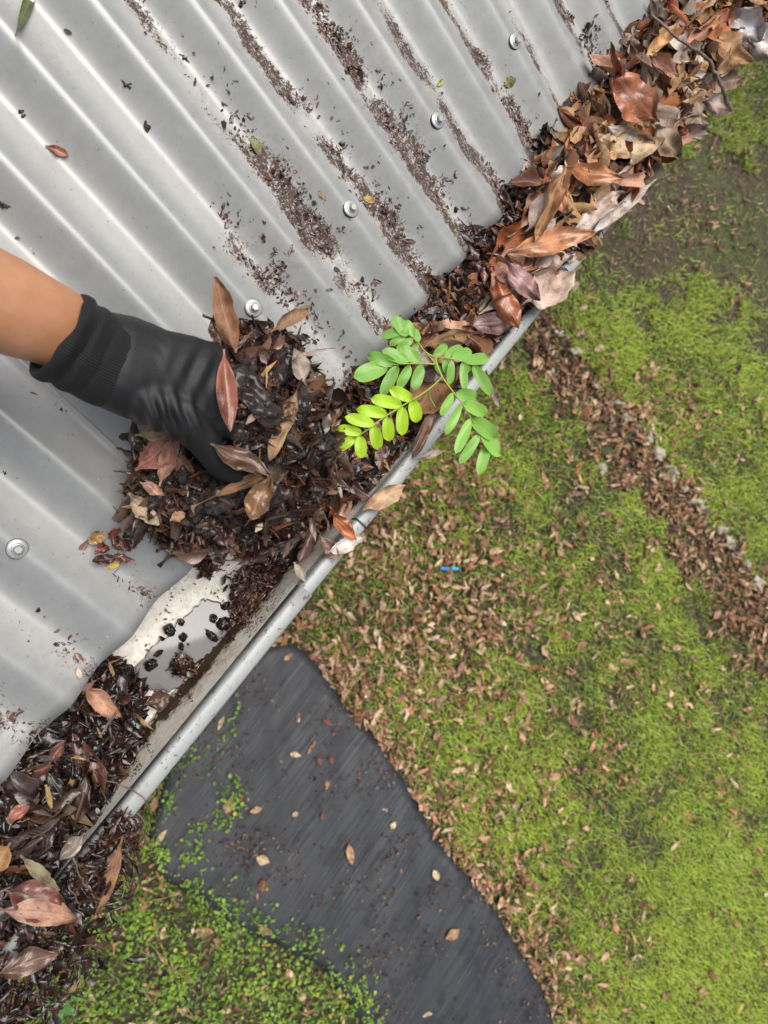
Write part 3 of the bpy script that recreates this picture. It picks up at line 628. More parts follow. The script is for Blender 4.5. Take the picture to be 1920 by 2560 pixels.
for (cx, cy, sx, sy, a) in BLOBS:
    k_ = int(330*a*sy/.07) if a > .45 else 12
    tx = round((cx-PITCH/2)/PITCH)*PITCH+PITCH/2      # rain gathers it in the valley
    for _ in range(k_): pc.append((.2*cx+.8*tx+r.normal()*.0100, max(.004, cy+r.normal()*sy*.75)))
pc = np.array(pc); keepc = nza(pc[:, 0], pc[:, 1], 55, 2) > -.05; pc = pc[keepc]; n = len(pc); pp = np.array([rs(a, b, .0025) for a, b in pc])
bits_mesh('roof_debris', pp, tilt_normals(n, .5, r), .002+r.exponential(.0026, n).clip(0, .010), np.array([DARK, BRN, DARK, (.14, .05, .035), MULB])[r.integers(0, 5, n)]*r.uniform(.4, 1.2, (n, 1)), SWET, frag_protos(7, k=8, nu=5, nv=4, W=(.35, .75), ragged=.6), 44, label='clumps of dark wet leaf crumbs caught in the roof valleys', cat='debris', kind='stuff')
r = np.random.default_rng(42); X = r.uniform(-1.7, .5, 800); Y = r.uniform(0.01, 1.2, 800); pp = np.array([rs(a, b, .001) for a, b in zip(X, Y)])
nn = tilt_normals(800, .12, r); bits_mesh('dust_threads', pp, nn, r.uniform(.003, .010, 800)*r.choice([.4, .6, 1], 800), np.array([DARK, TAN, PALE, BRN])[r.integers(0, 4, 800)], SDRY, frag_protos(6, k=5, nu=5, nv=2, W=(.05, .12), curl=(.02, .03)), 42, label='fine threads and flecks of dust scattered over the roof sheets', cat='debris', kind='stuff')

def roof_leaf(a, b, wpx, colr, lab, h=.003, h2=None, **kw):
    A = roof_at(*a, h); B = roof_at(*b, h if h2 is None else h2); dep = float((RW@(np.array(A)-PW))[2])
    kw.setdefault('pet', 0)
    return put_leaf(A, B-A, Vector((0, -.2, 1)), (B-A).length, wpx/F*dep, colr, lab, **kw)
roof_leaf((628, 342), (646, 392), 26, (.33, .36, .16), 'pale olive oval leaflet lying on the clean grey part of the roof', curl=.2, peak=.5, name='fallen_leaflet')
roof_leaf((1257, 217), (1284, 198), 26, (.36, .38, .15), 'olive yellow leaflet stuck to the speckled roof near the upper screws', curl=.2, peak=.5, name='fallen_leaflet')
roof_leaf((1090, 218), (1104, 202), 16, (.50, .62, .15), 'tiny lime green curled leaflet between two upper screws', curl=1.4, peak=.5, name='fallen_leaflet')
roof_leaf((902, 495), (932, 505), 20, (.72, .55, .18), 'small yellow leaf scrap beside the screw right of the hand', curl=.4, peak=.5, ragged=.5)
roof_leaf((260, 1420), (298, 1402), 20, (.75, .58, .18), 'small yellow petal-like leaf below the wet husk clump', curl=.3, peak=.6)
roof_leaf((112, 368), (170, 392), 26, (.36, .13, .08), 'reddish brown seed husk with a frayed end on the upper left of the roof', curl=1.4, peak=.6, ragged=.4, name='seed_husk', cat='husk', wet=True)
roof_leaf((795, 478), (812, 502), 14, (.62, .38, .2), 'small triangular orange scrap left of the screw beside the yellow scrap', curl=.2, ragged=.4)
roof_leaf((70, 984), (92, 988), 12, (.20, .11, .08), 'small brown scrap on the roof left of the glove', curl=.8)
roof_leaf((1006, 603), (1036, 607), 14, (.15, .09, .07), 'small dull brown leaf scrap in a valley above the seedling', curl=1.2)
roof_leaf((158, 78), (178, 88), 12, (.08, .05, .045), 'small black curled seed pod near the top left leaf', curl=1.6, name='seed_pod', cat='seed pod')
for k, (px, py, lab) in enumerate([(606, 10, 'dark crumb of rotted leaf at the top edge of the roof'), (365, 313, 'small brown crumb between the husk and the olive leaflet'), (315, 214, 'small round brown seed crumb below the black pod'), (55, 286, 'orange-brown crumb at the left above the husk'), (1138, 523, 'black wet crumb right of the screw near the gutter'), (460, 145, 'grey speck on a crest left of the top crumb'), (155, 1025, 'black crumb on the roof beneath the glove'), (12, 1180, 'dark crumb at the left edge below the arm'), (8, 512, 'tiny brown crumb at the left edge above the arm')]):
    o = lump('debris_crumb', (0, 0, 0), .0035, .0025, .002, k, SLUDGE if k in (4, 6, 7) else HUMUS, 70+k, amp=.9); o.location = roof_at(px, py, .001); tag(o, lab, 'crumb')
# wet husk clump on the roof at left
hk = tag(empty('husk_clump', roof_at(283, 1360, .002)), 'soaked brown husk clump with a red seed case on the roof', 'husk')
rr = random.Random(8)
for k in range(16):
    V, Fc, UV = leaf_geo(rr.uniform(.014, .026), rr.uniform(.008, .013), curl=rr.uniform(.6, 1.8), bend=rr.uniform(-1, 1), twist=1, wave=.2, pet=0, ragged=.5, seed=k)
    o = mesh('husk_flake', V, Fc, LWET, hk, uv=UV); a, b, c = rr.gauss(0, 1), rr.gauss(0, 1), rr.random()
    o.matrix_local = Matrix.Translation((rr.gauss(0, .006), rr.gauss(0, .009), .003+.005*rr.random())) @ Matrix.Rotation(rr.random()*6.3, 4, 'Z') @ Matrix.Rotation(rr.gauss(0, .5), 4, 'Y')
    o.color = (*rr.choice([DARK, BRN, (.20, .03, .02), (.45, .28, .09), DARK]), 1)
roof_leaf((195, 1375), (228, 1345), 20, (.24, .11, .08), 'small curved brown husk just left of the soaked husk clump', curl=1.5, name='seed_husk', cat='husk', wet=True)
roof_leaf((205, 1655), (185, 1630), 30, (.34, .19, .14), 'curled pinkish husk with a pale inside near the scalloped edge at left', curl=1.4, name='seed_husk', cat='husk', wet=True)
roof_leaf((198, 1690), (190, 1662), 14, (.65, .55, .45), 'small cream scrap inside the curled pinkish husk', curl=.6, h=.008)
roof_leaf((200, 1725), (240, 1698), 16, (.30, .14, .12), 'small mauve-brown husk at the roof edge above the rolled tan leaf', curl=1.2, name='seed_husk', cat='husk', wet=True)
# broken leaf close above the top-left corner
leaf_px((38, 92), (98, -70), 26, .10, (.10, .13, .05), 'dark green and brown leaf at the very top left corner above the roof', curl=.5, z2=.06, peak=.5)

# ================================================================ twigs
def twig(px, r0, r1, lab, name='twig', mat=BARK, cat='twig', wob=.0012):
    pts = smoothpts([P(a, b, z) for a, b, z in px], 5); rr = random.Random(len(lab))
    pts = [p+Vector((rr.gauss(0, wob), rr.gauss(0, wob), rr.gauss(0, wob)))*.5 for p in pts]
    V, Fc = tube(pts, [r0+(r1-r0)*i/(len(pts)-1) for i in range(len(pts))], 7)
    base = pts[0]; o = mesh(name, [Vector(v)-base for v in V], Fc, mat); o.location = base; return tag(o, lab, cat)
twig([(1628, 35, .052), (1700, 98, .056), (1760, 140, .056), (1790, 185, .052), (1808, 228, .044), (1818, 262, .03)], .0016, .0028, 'thin dark twig lying diagonally over the upper leaf heap and past the lip')
twig([(1872, 100, .03), (1890, 120, .015), (1906, 142, .0)], .0018, .0014, 'short dark twig end poking out past the white bleached leaf')
twig([(758, 1225, .03), (785, 1262, .02), (812, 1290, .01), (822, 1330, .0)], .0010, .0014, 'pale thin stalk lying in the litter just above the bright orange-red leaf', mat=BARK)
twig([(292, 1781, -.02), (246, 1842, -.01)], .0012, .0010, 'straight pale stalk on the wet heap below the rolled pinkish leaf')
twig([(370, 2005, .0), (330, 1975, .005), (260, 1950, .01)], .0008, .0006, 'fine dark rootlet crossing the lip at the lower left')
twig([(1168, 838, .014), (1195, 862, .014), (1215, 880, .008)], .0008, .0006, 'thin reddish leaf stalk right of the speckled leaf')
twig([(875, 1340, .0), (888, 1352, -.004), (905, 1366, -.012)], .0008, .0004, 'forked white stalk of the papery leaf hanging past the lip')
twig([(508, 790, .125), (535, 800, .12), (560, 815, .115)], .0012, .0008, 'short black twig stub sticking out of the handful next to the tall upright leaf', mat=SLUDGE)
twig([(185, 2142, .02), (200, 2190, .01), (222, 2222, .0)], .0010, .0006, 'pale forked stalk in the lower left heap beside the silver leaf')
twig([(172, 2215, .02), (190, 2250, .01), (205, 2275, -.01)], .0008, .0006, 'thin tan stalk sloping down right of the mahogany leaf')

# ================================================================ arm with glove
def remeshed(name, segs, mat, parent, vox=.0016, smooth=8, amp=None):
    """segs: chains of (point, rx, ry[, side vector]) joined into one continuous surface by voxel remeshing"""
    V = []; Fc = []; n = 20
    for ch in segs:
        pts = [Vector(c[0]) for c in ch]; off = len(V)
        for k, p in enumerate(pts):
            t = (pts[min(k+1, len(pts)-1)]-pts[max(k-1, 0)]).normalized(); side = Vector(ch[k][3]) if len(ch[k]) > 3 else Vector((0, 0, 1)).cross(t)
            side = (side-t*side.dot(t)).normalized(); side = -side if (k and side.dot(pv) < 0) else side; pv = side; b = t.cross(side)
            for i in range(n):
                an = 2*math.pi*i/n; V.append(p+side*math.cos(an)*ch[k][1]+b*math.sin(an)*ch[k][2])
        for k in range(len(pts)-1):
            Fc += [(off+k*n+i, off+k*n+(i+1) % n, off+(k+1)*n+(i+1) % n, off+(k+1)*n+i) for i in range(n)]
        for end, kk, sg in ((pts[0], 0, -1), (pts[-1], len(pts)-1, 1)):
            t = (pts[min(kk+1, len(pts)-1)]-pts[max(kk-1, 0)]).normalized(); c = len(V)
            rr_ = min(ch[kk][1], ch[kk][2]); ring0 = off+kk*n; prev = ring0
            for st in (1, 2, 3):
                a = st*math.pi/8; q0 = len(V)
                for i in range(n): V.append(end+(V[ring0+i]-end)*math.cos(a)+t*sg*rr_*math.sin(a))
                Fc += [(prev+i, prev+(i+1) % n, q0+(i+1) % n, q0+i) if sg > 0 else (prev+i, q0+i, q0+(i+1) % n, prev+(i+1) % n) for i in range(n)]
                prev = q0
            tip = len(V); V.append(end+t*sg*rr_)
            Fc += [(prev+i, prev+(i+1) % n, tip) if sg > 0 else (prev+(i+1) % n, prev+i, tip) for i in range(n)]
    o = mesh(name, V, Fc, mat)
    m1 = o.modifiers.new('r', 'REMESH'); m1.mode = 'VOXEL'; m1.voxel_size = vox; m1.use_smooth_shade = True
    m2 = o.modifiers.new('s', 'SMOOTH'); m2.iterations = smooth; m2.factor = .6
    bpy.context.view_layer.update(); dg = bpy.context.evaluated_depsgraph_get(); me = bpy.data.meshes.new_from_object(o.evaluated_get(dg))
    o.modifiers.clear(); o.data = me; me.polygons.foreach_set('use_smooth', np.ones(len(me.polygons), bool))
    if amp:
        nl = [v.normal.copy() for v in me.vertices]; cl_ = [v.co.copy() for v in me.vertices]
        new = [c+n_*amp(c) for c, n_ in zip(cl_, nl)]
        me.vertices.foreach_set('co', np.array(new, dtype=np.float32).ravel()); me.update()
    if parent: o.parent = parent
    return o
def H(px, py, z): return Vector(P(px, py, z))
per_arm = [(H(-1250, 420, .36), .050, .046), (H(-700, 560, .26), .047, .043), (H(-330, 660, .20), .042, .038), (H(-120, 715, .178), .0375, .034), (H(20, 765, .165), .0335, .029), (H(130, 812, .152), .0300, .0245), (H(205, 850, .143), .0280, .0215), (H(250, 875, .138), .0240, .018)]
per_arm = [(p, a, b) for p, a, b in per_arm]
body = remeshed('person', [per_arm], SKIN, None, .0022, 10)
tag(body, 'bare tanned forearm with a black-gloved hand gripping a wet clump of leaves', 'person')
# glove hand: palm slab, thumb, four fingers curling under and round the clump
kn_dir = (H(560, 1085, .10)-H(525, 880, .12))
pside = kn_dir.normalized()
palm = [(H(225, 882, .142), .0325, .0250), (H(300, 908, .137), .0375, .0265), (H(345, 925, .133), .0385, .0250), (H(385, 945, .130), .0385, .0235, tuple(pside)), (H(460, 965, .124), .0400, .0205, tuple(pside)), (H(530, 975, .116), .0385, .0180, tuple(pside))]
thenar = [(H(330, 975, .136), .018, .018), (H(400, 1015, .134), .020, .019), (H(465, 1055, .128), .0165, .0165), (H(507, 1098, .116), .0135, .0135), (H(535, 1140, .104), .0122, .0125), (H(562, 1172, .094), .0112, .0118), (H(592, 1190, .088), .0092, .0100)]
fing = []
for k, (a, b, c, d) in enumerate([
    ((545, 1055, .112), (610, 1090, .098), (660, 1120, .078), (675, 1150, .055)),
    ((548, 1000, .114), (635, 1020, .100), (700, 1060, .078), (715, 1095, .052)),
    ((540, 945, .116), (620, 950, .100), (690, 985, .076), (708, 1025, .050)),
    ((525, 900, .118), (590, 890, .102), (640, 905, .082), (662, 935, .060))]):
    s_ = (1, 1.03, .98, .85)[k]
    fing.append([(H(*a), .0110*s_, .0110*s_), (H(*b), .0098*s_, .0100*s_), (H(*c), .0090*s_, .0092*s_), (H(*d), .0078*s_, .0080*s_)])
def wr(co):
    q = pj(np.array(co))[0]; s_ = 0
    # stretched creases across the base of the thumb
    u = (q[0]-440)*.80+(q[1]-1040)*-.25; wgt = math.exp(-((q[0]-435)/75)**2-((q[1]-1035)/55)**2)
    s_ += .0026*math.sin(u*.21+.8*nz(q[0], q[1], .02))*wgt
    s_ += .0009*nz(q[0], q[1], .012, 3)+.0016*math.exp(-((q[0]-500)/60)**2-((q[1]-930)/60)**2)*math.sin(q[0]*.11+q[1]*.05)
    return s_
glove = remeshed('glove', [palm, thenar]+fing, KNIT, body, .0015, 9, wr)
glove['label'] = 'black knitted work glove with creases at the base of the thumb'
# cuff: folded ribbed knit, lofted rings along the wrist
ax = [(H(140, 832, .156), .0328, .0275), (H(143, 834, .155), .0346, .0298), (H(155, 842, .153), .0352, .0308), (H(168, 849, .151), .0350, .0302), (H(179, 855, .149), .0330, .0280), (H(186, 859, .148), .0324, .0272), (H(196, 866, .147), .0342, .0286), (H(208, 873, .145), .0350, .0288), (H(222, 880, .143), .0340, .0276), (H(230, 884, .1422), .0336, .0270), (H(244, 890, .141), .0348, .0272), (H(266, 900, .139), .0356, .0272), (H(292, 910, .1365), .0358, .0264), (H(310, 918, .1355), .0335, .0245)]
n = 72; V = []; UV = []
tdir = (ax[-1][0]-ax[0][0]).normalized(); side0 = (Vector((0, 0, 1)).cross(tdir)).normalized(); tilt = Vector(tdir)
inner = [(ax[0][0]+tdir*.012, .0295, .0240), (ax[0][0]+tdir*.002, .0312, .0258)]
rings = [(c, a, b) for c, a, b in inner]+ax
for k, (c, a, b) in enumerate(rings):
    sl = .32*(1-k/len(rings))      # mouth of the cuff is cut at a slant
    for i in range(n):
        an = 2*math.pi*i/n; bb = tdir.cross(side0); rib_ = 1+.004*math.cos(n/3*an*1.0)
        wob = .0012*nz(math.cos(an)*2, math.sin(an)*2+k*.25, 1.3, 2)
        p = c+side0*math.cos(an)*(a*rib_+wob)+bb*math.sin(an)*(b*rib_+wob)+tdir*(math.cos(an)*a*sl*.55+wob*2)
        V.append(p); UV.append((k*.008, i/n))
Fc = [(k*n+i, k*n+(i+1) % n, (k+1)*n+(i+1) % n, (k+1)*n+i) for k in range(len(rings)-1) for i in range(n)]
cuff = mesh('glove_cuff', V, Fc, KNITC, body, uv=UV)
ss = cuff.modifiers.new('s', 'SUBSURF'); ss.levels = 1; ss.render_levels = 1

# ================================================================ handful of wet leaves
def blob_cloud(cx, cy, z, a, b, c, n, seed):
    r = np.random.default_rng(seed); v = r.normal(size=(n, 3)); v /= np.linalg.norm(v, axis=1, keepdims=True); v *= (r.random((n, 1))**.25)
    return v, r
def dome_pts(centres, n, seed, grow=1.0):
    """points spread over the surface of overlapping ellipsoids"""
    r = np.random.default_rng(seed); out = []; nn = []
    tot = sum(a*b for _, a, b, _ in centres)
    for (c, a, b, h) in centres:
        m_ = int(n*a*b/tot); v = r.normal(size=(m_, 3)); v /= np.linalg.norm(v, axis=1, keepdims=True); v[:, 2] = np.abs(v[:, 2])*1.0-.25
        rad = grow*(1+.12*r.normal(size=(m_, 1))); out.append(np.array(c)+v*np.array([a, b, h])*rad); nn.append(v/np.array([a, b, h])*.04)
    return np.concatenate(out), np.concatenate(nn)
CL = [(P(615, 1000, .100), .028, .042, .028), (P(640, 1085, .094), .024, .034, .026), (P(600, 915, .098), .020, .022, .018), (P(640, 960, .085), .048, .040, .030), (P(700, 1060, .080), .046, .048, .034), (P(622, 885, .08), .024, .024, .020), (P(760, 1150, .058), .036, .040, .034), (P(700, 1210, .050), .050, .040, .030), (P(560, 1235, .048), .050, .036, .030), (P(430, 1212, .048), .040, .030, .028), (P(655, 1268, .034), .050, .030, .026), (P(400, 1150, .048), .024, .024, .020), (P(470, 1298, .030), .028, .020, .018), (P(705, 905, .08), .022, .022, .02)]
hf = tag(empty('handful_core', CL[7][0]), 'dark wet matted leaf mass gripped in the gloved hand above the gutter', 'leaf mass', kind='stuff')
bpy.data.objects.remove(hf)
VV = []; FF = []
for k, (c, a, b, h) in enumerate(CL):
    o = lump('tmp', c, a*.92, b*.92, h*.92, 0, None, 90+k, amp=.35); off = len(VV)
    VV += [v.co.copy() for v in o.data.vertices]; FF += [tuple(off+i for i in p.vertices) for p in o.data.polygons]; bpy.data.objects.remove(o)
o = mesh('wet_leaf_mass', VV, FF, HUMUS)
md = o.modifiers.new('r', 'REMESH'); md.mode = 'VOXEL'; md.voxel_size = .002; md.use_smooth_shade = True
dg = bpy.context.evaluated_depsgraph_get(); me = bpy.data.meshes.new_from_object(o.evaluated_get(dg)); o.modifiers.clear(); o.data = me
nl = [v.normal.copy() for v in me.vertices]; cl_ = [v.co.copy() for v in me.vertices]
me.vertices.foreach_set('co', np.array([c+n_*(.007*noise.noise(c*60)+.004*noise.noise(c*150)) for c, n_ in zip(cl_, nl)], dtype=np.float32).ravel()); me.update()
tag(o, 'dark wet matted mass of rotted leaves gripped by the glove', 'leaf mass', kind='stuff')
def hand_mask(pts):
    """keep litter from covering the glove: drop points that would hang in front of it"""
    q = pj(pts); return ~inpoly(q, [(60, 900), (240, 700), (500, 850), (540, 885), (535, 985), (545, 1050), (585, 1120), (622, 1185), (600, 1215), (545, 1200), (500, 1130), (450, 1098), (300, 1065), (140, 960)])
pts, nn = dome_pts(CL, 6000, 51, 1.03); k = hand_mask(pts); pts, nn = pts[k], nn[k]; n = len(pts)
r = np.random.default_rng(52); nn = nn*.5+r.normal(size=(n, 3))*.6
bits_mesh('leaf_litter', pts, nn, np.clip(r.exponential(.011, n)+.007, 0, .05), np.array([DARK, DARK, BRN, DARK, DARK, (.10, .045, .03), (.16, .08, .05)])[r.integers(0, 7, n)]*r.uniform(.3, 1.1, (n, 1)), SWET, FC, 51, label='small wet leaf scraps clinging to the handful', cat='leaf litter', kind='stuff')
pts, nn = dome_pts(CL, 420, 53, 1.1); k = hand_mask(pts); pts, nn = pts[k], nn[k]; n = len(pts)
bits_mesh('thin_stalks', pts, nn+np.random.default_rng(5).normal(size=(n, 3))*.8, np.random.default_rng(6).uniform(.012, .04, n), np.array([DARK, BRN, TAN, BRN])[np.random.default_rng(7).integers(0, 4, n)], SWET, FS, 54, label='thin stalks and rootlets sticking out of the handful', cat='leaf litter', kind='stuff')
rng = random.Random(77)
pts, nn = dome_pts(CL, 60, 55, 1.0); k = hand_mask(pts)
for p, nv_ in zip(pts[k], nn[k]):
    d = Vector((rng.gauss(0, 1), rng.gauss(0, 1), rng.gauss(0, .4))); L = rng.uniform(.022, .045); q = Vector(p)-d.normalized()*L*.5
    if not hand_mask(np.array([tuple(q), tuple(q+d.normalized()*L)])).all(): continue
    put_leaf(q, d, Vector(nv_).normalized()+Vector((rng.gauss(0, .4), rng.gauss(0, .4), .4)), L, L*rng.uniform(.35, .55), rng.choice([DARK, DARK, (.09, .04, .025), DARK, BRN, (.20, .10, .055)]), 'wet brown leaf stuck in the handful below the glove', group='wet leaves in the handful', wet=True, curl=rng.uniform(-1.3, 1.3), bend=rng.uniform(-1, 1), twist=rng.uniform(-1, 1), wave=.12, nu=11, nv=6)
HL = [
 ((590, 880), (540, 714), 56, .128, (.30, .15, .08), 'tall brown leaf with a dark curling tip standing up from the handful', dict(curl=.8, bend=.5, peak=.4)),
 ((560, 872), (574, 1055), 52, .146, (.25, .07, .035), 'chestnut red glossy leaf pressed along the glove knuckles', dict(curl=-.6, wet=True, ragged=0., crump=.15, twist=.1)),
 ((765, 960), (735, 872), 44, .120, (.40, .33, .29), 'pale grey-brown leaf hooked over the right of the handful', dict(curl=1.2, bend=1.4)),
 ((735, 890), (830, 872), 14, .118, (.44, .37, .34), 'thin pale tip of leaf pointing right from the handful', dict(curl=.8)),
 ((748, 960), (680, 1135), 46, .122, (.34, .22, .12), 'long arched tan leaf across the middle of the handful', dict(curl=.9, bend=.7)),
 ((525, 1108), (662, 1178), 56, .128, (.13, .06, .035), 'dark brown glossy leaf lying across the thumb of the glove', dict(curl=-.5, wet=True)),
 ((588, 1020), (672, 994), 20, .124, (.48, .34, .20), 'short tan stick-like leaf scrap in the middle of the handful', dict(curl=1.2)),
 ((680, 1180), (630, 1282), 62, .104, (.27, .14, .06), 'cupped yellow-brown leaf below the tip of the gloved thumb', dict(curl=-.8, wet=True, peak=.55)),
 ((338, 1088), (412, 1078), 46, .088, (.46, .34, .22), 'beige squarish leaf just under the glove at the left of the handful', dict(curl=.2, ragged=.25, peak=.5)),
 ((338, 1175), (432, 1100), 66, .084, (.34, .13, .10), 'pinkish red leaf with a pale midrib at the left of the handful', dict(curl=.4)),
 ((398, 1215), (436, 1096), 44, .088, (.38, .21, .14), 'brown-pink pointed leaf beside the pinkish red leaf', dict(curl=.5)),
 ((322, 1232), (385, 1305), 46, .066, (.48, .38, .26), 'beige leaf with a curled rim at the lower left of the handful', dict(curl=.6)),
 ((350, 1205), (405, 1235), 30, .082, (.52, .30, .22), 'small salmon leaf with a wet highlight between red and beige leaves', dict(curl=.5, wet=True)),
 ((478, 1268), (634, 1196), 30, .100, (.24, .13, .06), 'long olive-brown leaf with a stalk sweeping up to the thumb tip', dict(curl=.9, pet=.4)),
 ((680, 828), (765, 772), 34, .116, (.36, .22, .13), 'tan pointed leaf at the top right of the handful', dict(curl=.8)),
 ((555, 868), (536, 795), 40, .120, (.10, .05, .035), 'dark brown leaf behind the tall upright leaf', dict(curl=.5, wet=True)),
 ((425, 1300), (460, 1285), 26, .080, (.46, .27, .16), 'small orange-tan scrap low in the left of the handful', dict(curl=.4, ragged=.4)),
 ((700, 1040), (735, 1010), 34, .120, (.22, .11, .05), 'curled amber leaf inside the bend of the arched tan leaf', dict(curl=1.4, wet=True)),
 ((615, 1060), (645, 1030), 16, .126, (.42, .28, .22), 'pinkish frayed stalk scrap above the leaf on the thumb', dict(curl=1.)),
 ((638, 1330), (655, 1310), 16, .066, (.66, .64, .42), 'tiny pale yellow-green scrap at the bottom of the handful', dict(curl=.5)),
]
for a, b, wpx, z, c, lab, kw in HL:
    kw.setdefault('ragged', .22); kw.setdefault('crump', .45); kw.setdefault('nu', 18); kw.setdefault('twist', .5)
    leaf_px(a, b, wpx, z, c, lab, **kw)

# ================================================================ seedling
def S(a, b, z): return Vector(P(780+a*.3134, 740+b*.3134, z))
seed = tag(empty('tree_seedling', S(1000, 620, -.02)), 'bright green seedling with feathery fronds of oval leaflets sprouting from the gutter litter', 'seedling')
SB = seed.location
m = M('seedling_stem', .5, (.30, .38, .06)); STEM = m.m
G1 = (.25, .50, .10); G2 = (.48, .74, .035); G3 = (.30, .58, .11)
def tubep(name, pts, r0, r1, mat, parent, off):
    pts = smoothpts(pts, 5); V, Fc = tube(pts, [r0+(r1-r0)*i/(len(pts)-1) for i in range(len(pts))], 7)
    return mesh(name, [Vector(v)-off for v in V], Fc, mat, parent)
tubep('stem', [SB, S(990, 560, .02), S(1000, 520, .045), S(985, 490, .055), S(1000, 560, .062), S(1040, 650, .068)], .0016, .0011, STEM, seed, SB)
def frond(path, leaflets, colr, zz):
    pts = [S(a, b, z) for a, b, z in path]
    ra = tubep('frond', pts, .0008, .0005, STEM, seed, SB)
    if not leaflets: return
    sm = smoothpts(pts, 5)
    for (a, b, wz) in leaflets:
        zA = zz+random.Random(a[0]*7).uniform(-.003, .003); A = S(*a, zA); A = min(sm, key=lambda p: (pj(np.array(p))[0][0]-pj(np.array(A))[0][0])**2+(pj(np.array(p))[0][1]-pj(np.array(A))[0][1])**2) if False else A
        q = pj(np.array(A))[0]; near_ = min(sm, key=lambda p: ((pj(np.array(p))[0]-q)**2).sum()); A = Vector(P(q[0], q[1], near_.z))
        rj = random.Random(a[0]*31+b[1]); B = S(*b, near_.z+rj.uniform(-.007, .002)); d = B-A
        dep = float((RW@(np.array(A)-PW))[2]); W = wz*.3134/F*dep*rj.uniform(1.0, 1.2)
        nrm = (Vector(PW)-A).normalized()*.8+Vector((rj.gauss(0, .12), rj.gauss(0, .12), .5))
        nu_, nv_ = 12, 7; V = []; UV = []; L = d.length; rj0 = rj.uniform(-.15, .15)
        for u in np.linspace(0, 1, nu_):
            h = W/2*max(.06, (1-abs(2*u-1)**2.6))**.55*(.9+.12*u) if 0 < u < 1 else W*.03
            for v in np.linspace(-1, 1, nv_):
                V.append((u*L, v*h, .10*W*abs(v)**1.5-.25*L*(u-.3)**2+.06*W*math.sin(7*u+v*2+b[0])+rj0*v*W)); UV.append((u, .5+v/2))
        o = mesh('leaflet', V, gridf(nu_, nv_), LEAFLET, ra, uv=UV)
        o.matrix_local = Matrix.Translation(A-SB) @ frame(d, nrm).to_4x4()
        k = rj.uniform(.88, 1.12); o.color = (colr[0]*k, colr[1]*k, colr[2]*k, 1)
frond([(990, 495, .055), (905, 445, .056), (850, 375, .058), (780, 310, .060), (730, 268, .060)], [((765, 320), (648, 162), 92), ((815, 322), (738, 190), 70), ((852, 368), (818, 250), 62), ((735, 265), (553, 325), 66), ((762, 300), (618, 388), 62), ((805, 340), (678, 430), 66), ((855, 385), (788, 440), 46)], G1, .06)
frond([(990, 545, .060), (880, 538, .064), (760, 540, .066), (670, 545, .064), (600, 548, .060)], [((602, 545), (342, 652), 125), ((668, 540), (442, 470), 100), ((775, 525), (562, 432), 104), ((865, 522), (706, 412), 92), ((682, 552), (558, 790), 88), ((786, 550), (688, 738), 82), ((880, 548), (812, 744), 80)], G1, .064)
frond([(985, 490, .056), (1060, 492, .064), (1140, 505, .068), (1220, 525, .068), (1290, 552, .064)], [((1210, 522), (1428, 486), 96), ((1280, 550), (1442, 790), 92), ((1115, 500), (1283, 436), 84), ((1055, 492), (1212, 398), 78), ((967, 482), (1084, 384), 68), ((1200, 528), (1222, 748), 68), ((1115, 512), (1100, 706), 62), ((1050, 500), (1078, 618), 54), ((1195, 540), (1268, 604), 54), ((980, 540), (1035, 620), 40)], G1, .066)
frond([(1035, 650, .068), (930, 745, .078), (800, 828, .085), (600, 950, .088), (450, 1060, .084), (345, 1135, .078)], [((800, 828), (626, 736), 88), ((716, 870), (480, 815), 92), ((602, 945), (360, 898), 94), ((500, 1022), (270, 965), 92), ((400, 1092), (203, 1052), 74), ((345, 1135), (162, 1228), 80), ((377, 1108), (400, 1293), 98), ((492, 1032), (530, 1224), 90), ((602, 958), (615, 1162), 88), ((720, 878), (720, 1112), 96), ((802, 830), (842, 1006), 90)], G2, .084)
frond([(1040, 650, .068), (1130, 770, .070), (1200, 860, .068), (1270, 975, .062), (1340, 1095, .054), (1390, 1180, .046)], [((1150, 765), (1322, 812), 92), ((1200, 850), (1408, 945), 106), ((1275, 970), (1482, 1138), 112), ((1340, 1090), (1516, 1268), 116), ((1395, 1180), (1336, 1424), 84), ((1126, 770), (1033, 952), 66), ((1190, 860), (1070, 1105), 80), ((1265, 978), (1152, 1250), 82), ((1335, 1100), (1188, 1332), 82)], G3, .064)
tubep('frond', [S(985, 545, .06), S(925, 470, .060), S(880, 480, .055), S(865, 520, .05)], .0006, .0004, STEM, seed, SB)
tubep('frond', [S(935, 740, .078), S(930, 790, .068), S(960, 850, .058), S(985, 890, .05)], .0008, .0010, STEM, seed, SB)

# ================================================================ GROUND
gs = np.linspace(-8, 8, 161); V = np.array([(x, y-3, GZ-.008+.006*nz(x, y, 2.2, 1)+.004*nz(x, y, 9, 2)) for x in gs for y in gs])
gr_ = tag(mesh('ground', V, gridf(161, 161)[:, ::-1], SOIL), kind='structure')
big = tag(mesh('outer_ground', [(-80, -80, GZ-.03), (80, -80, GZ-.03), (80, 80, GZ-.03), (-80, 80, GZ-.03)], [(0, 1, 2, 3)], SOIL), kind='structure')
TARP = [(672, 1618), (715, 1610), (752, 1622), (806, 1679), (862, 1771), (920, 1825), (996, 1929), (1061, 2053), (1110, 2129), (1224, 2260), (1305, 2390), (1365, 2503), (1400, 2640), (1300, 2700), (1010, 2700), (920, 2600), (860, 2480), (800, 2410), (700, 2360), (600, 2320), (500, 2240), (400, 2190), (370, 2095), (400, 1990), (430, 1900), (480, 1810), (530, 1720), (610, 1655)]
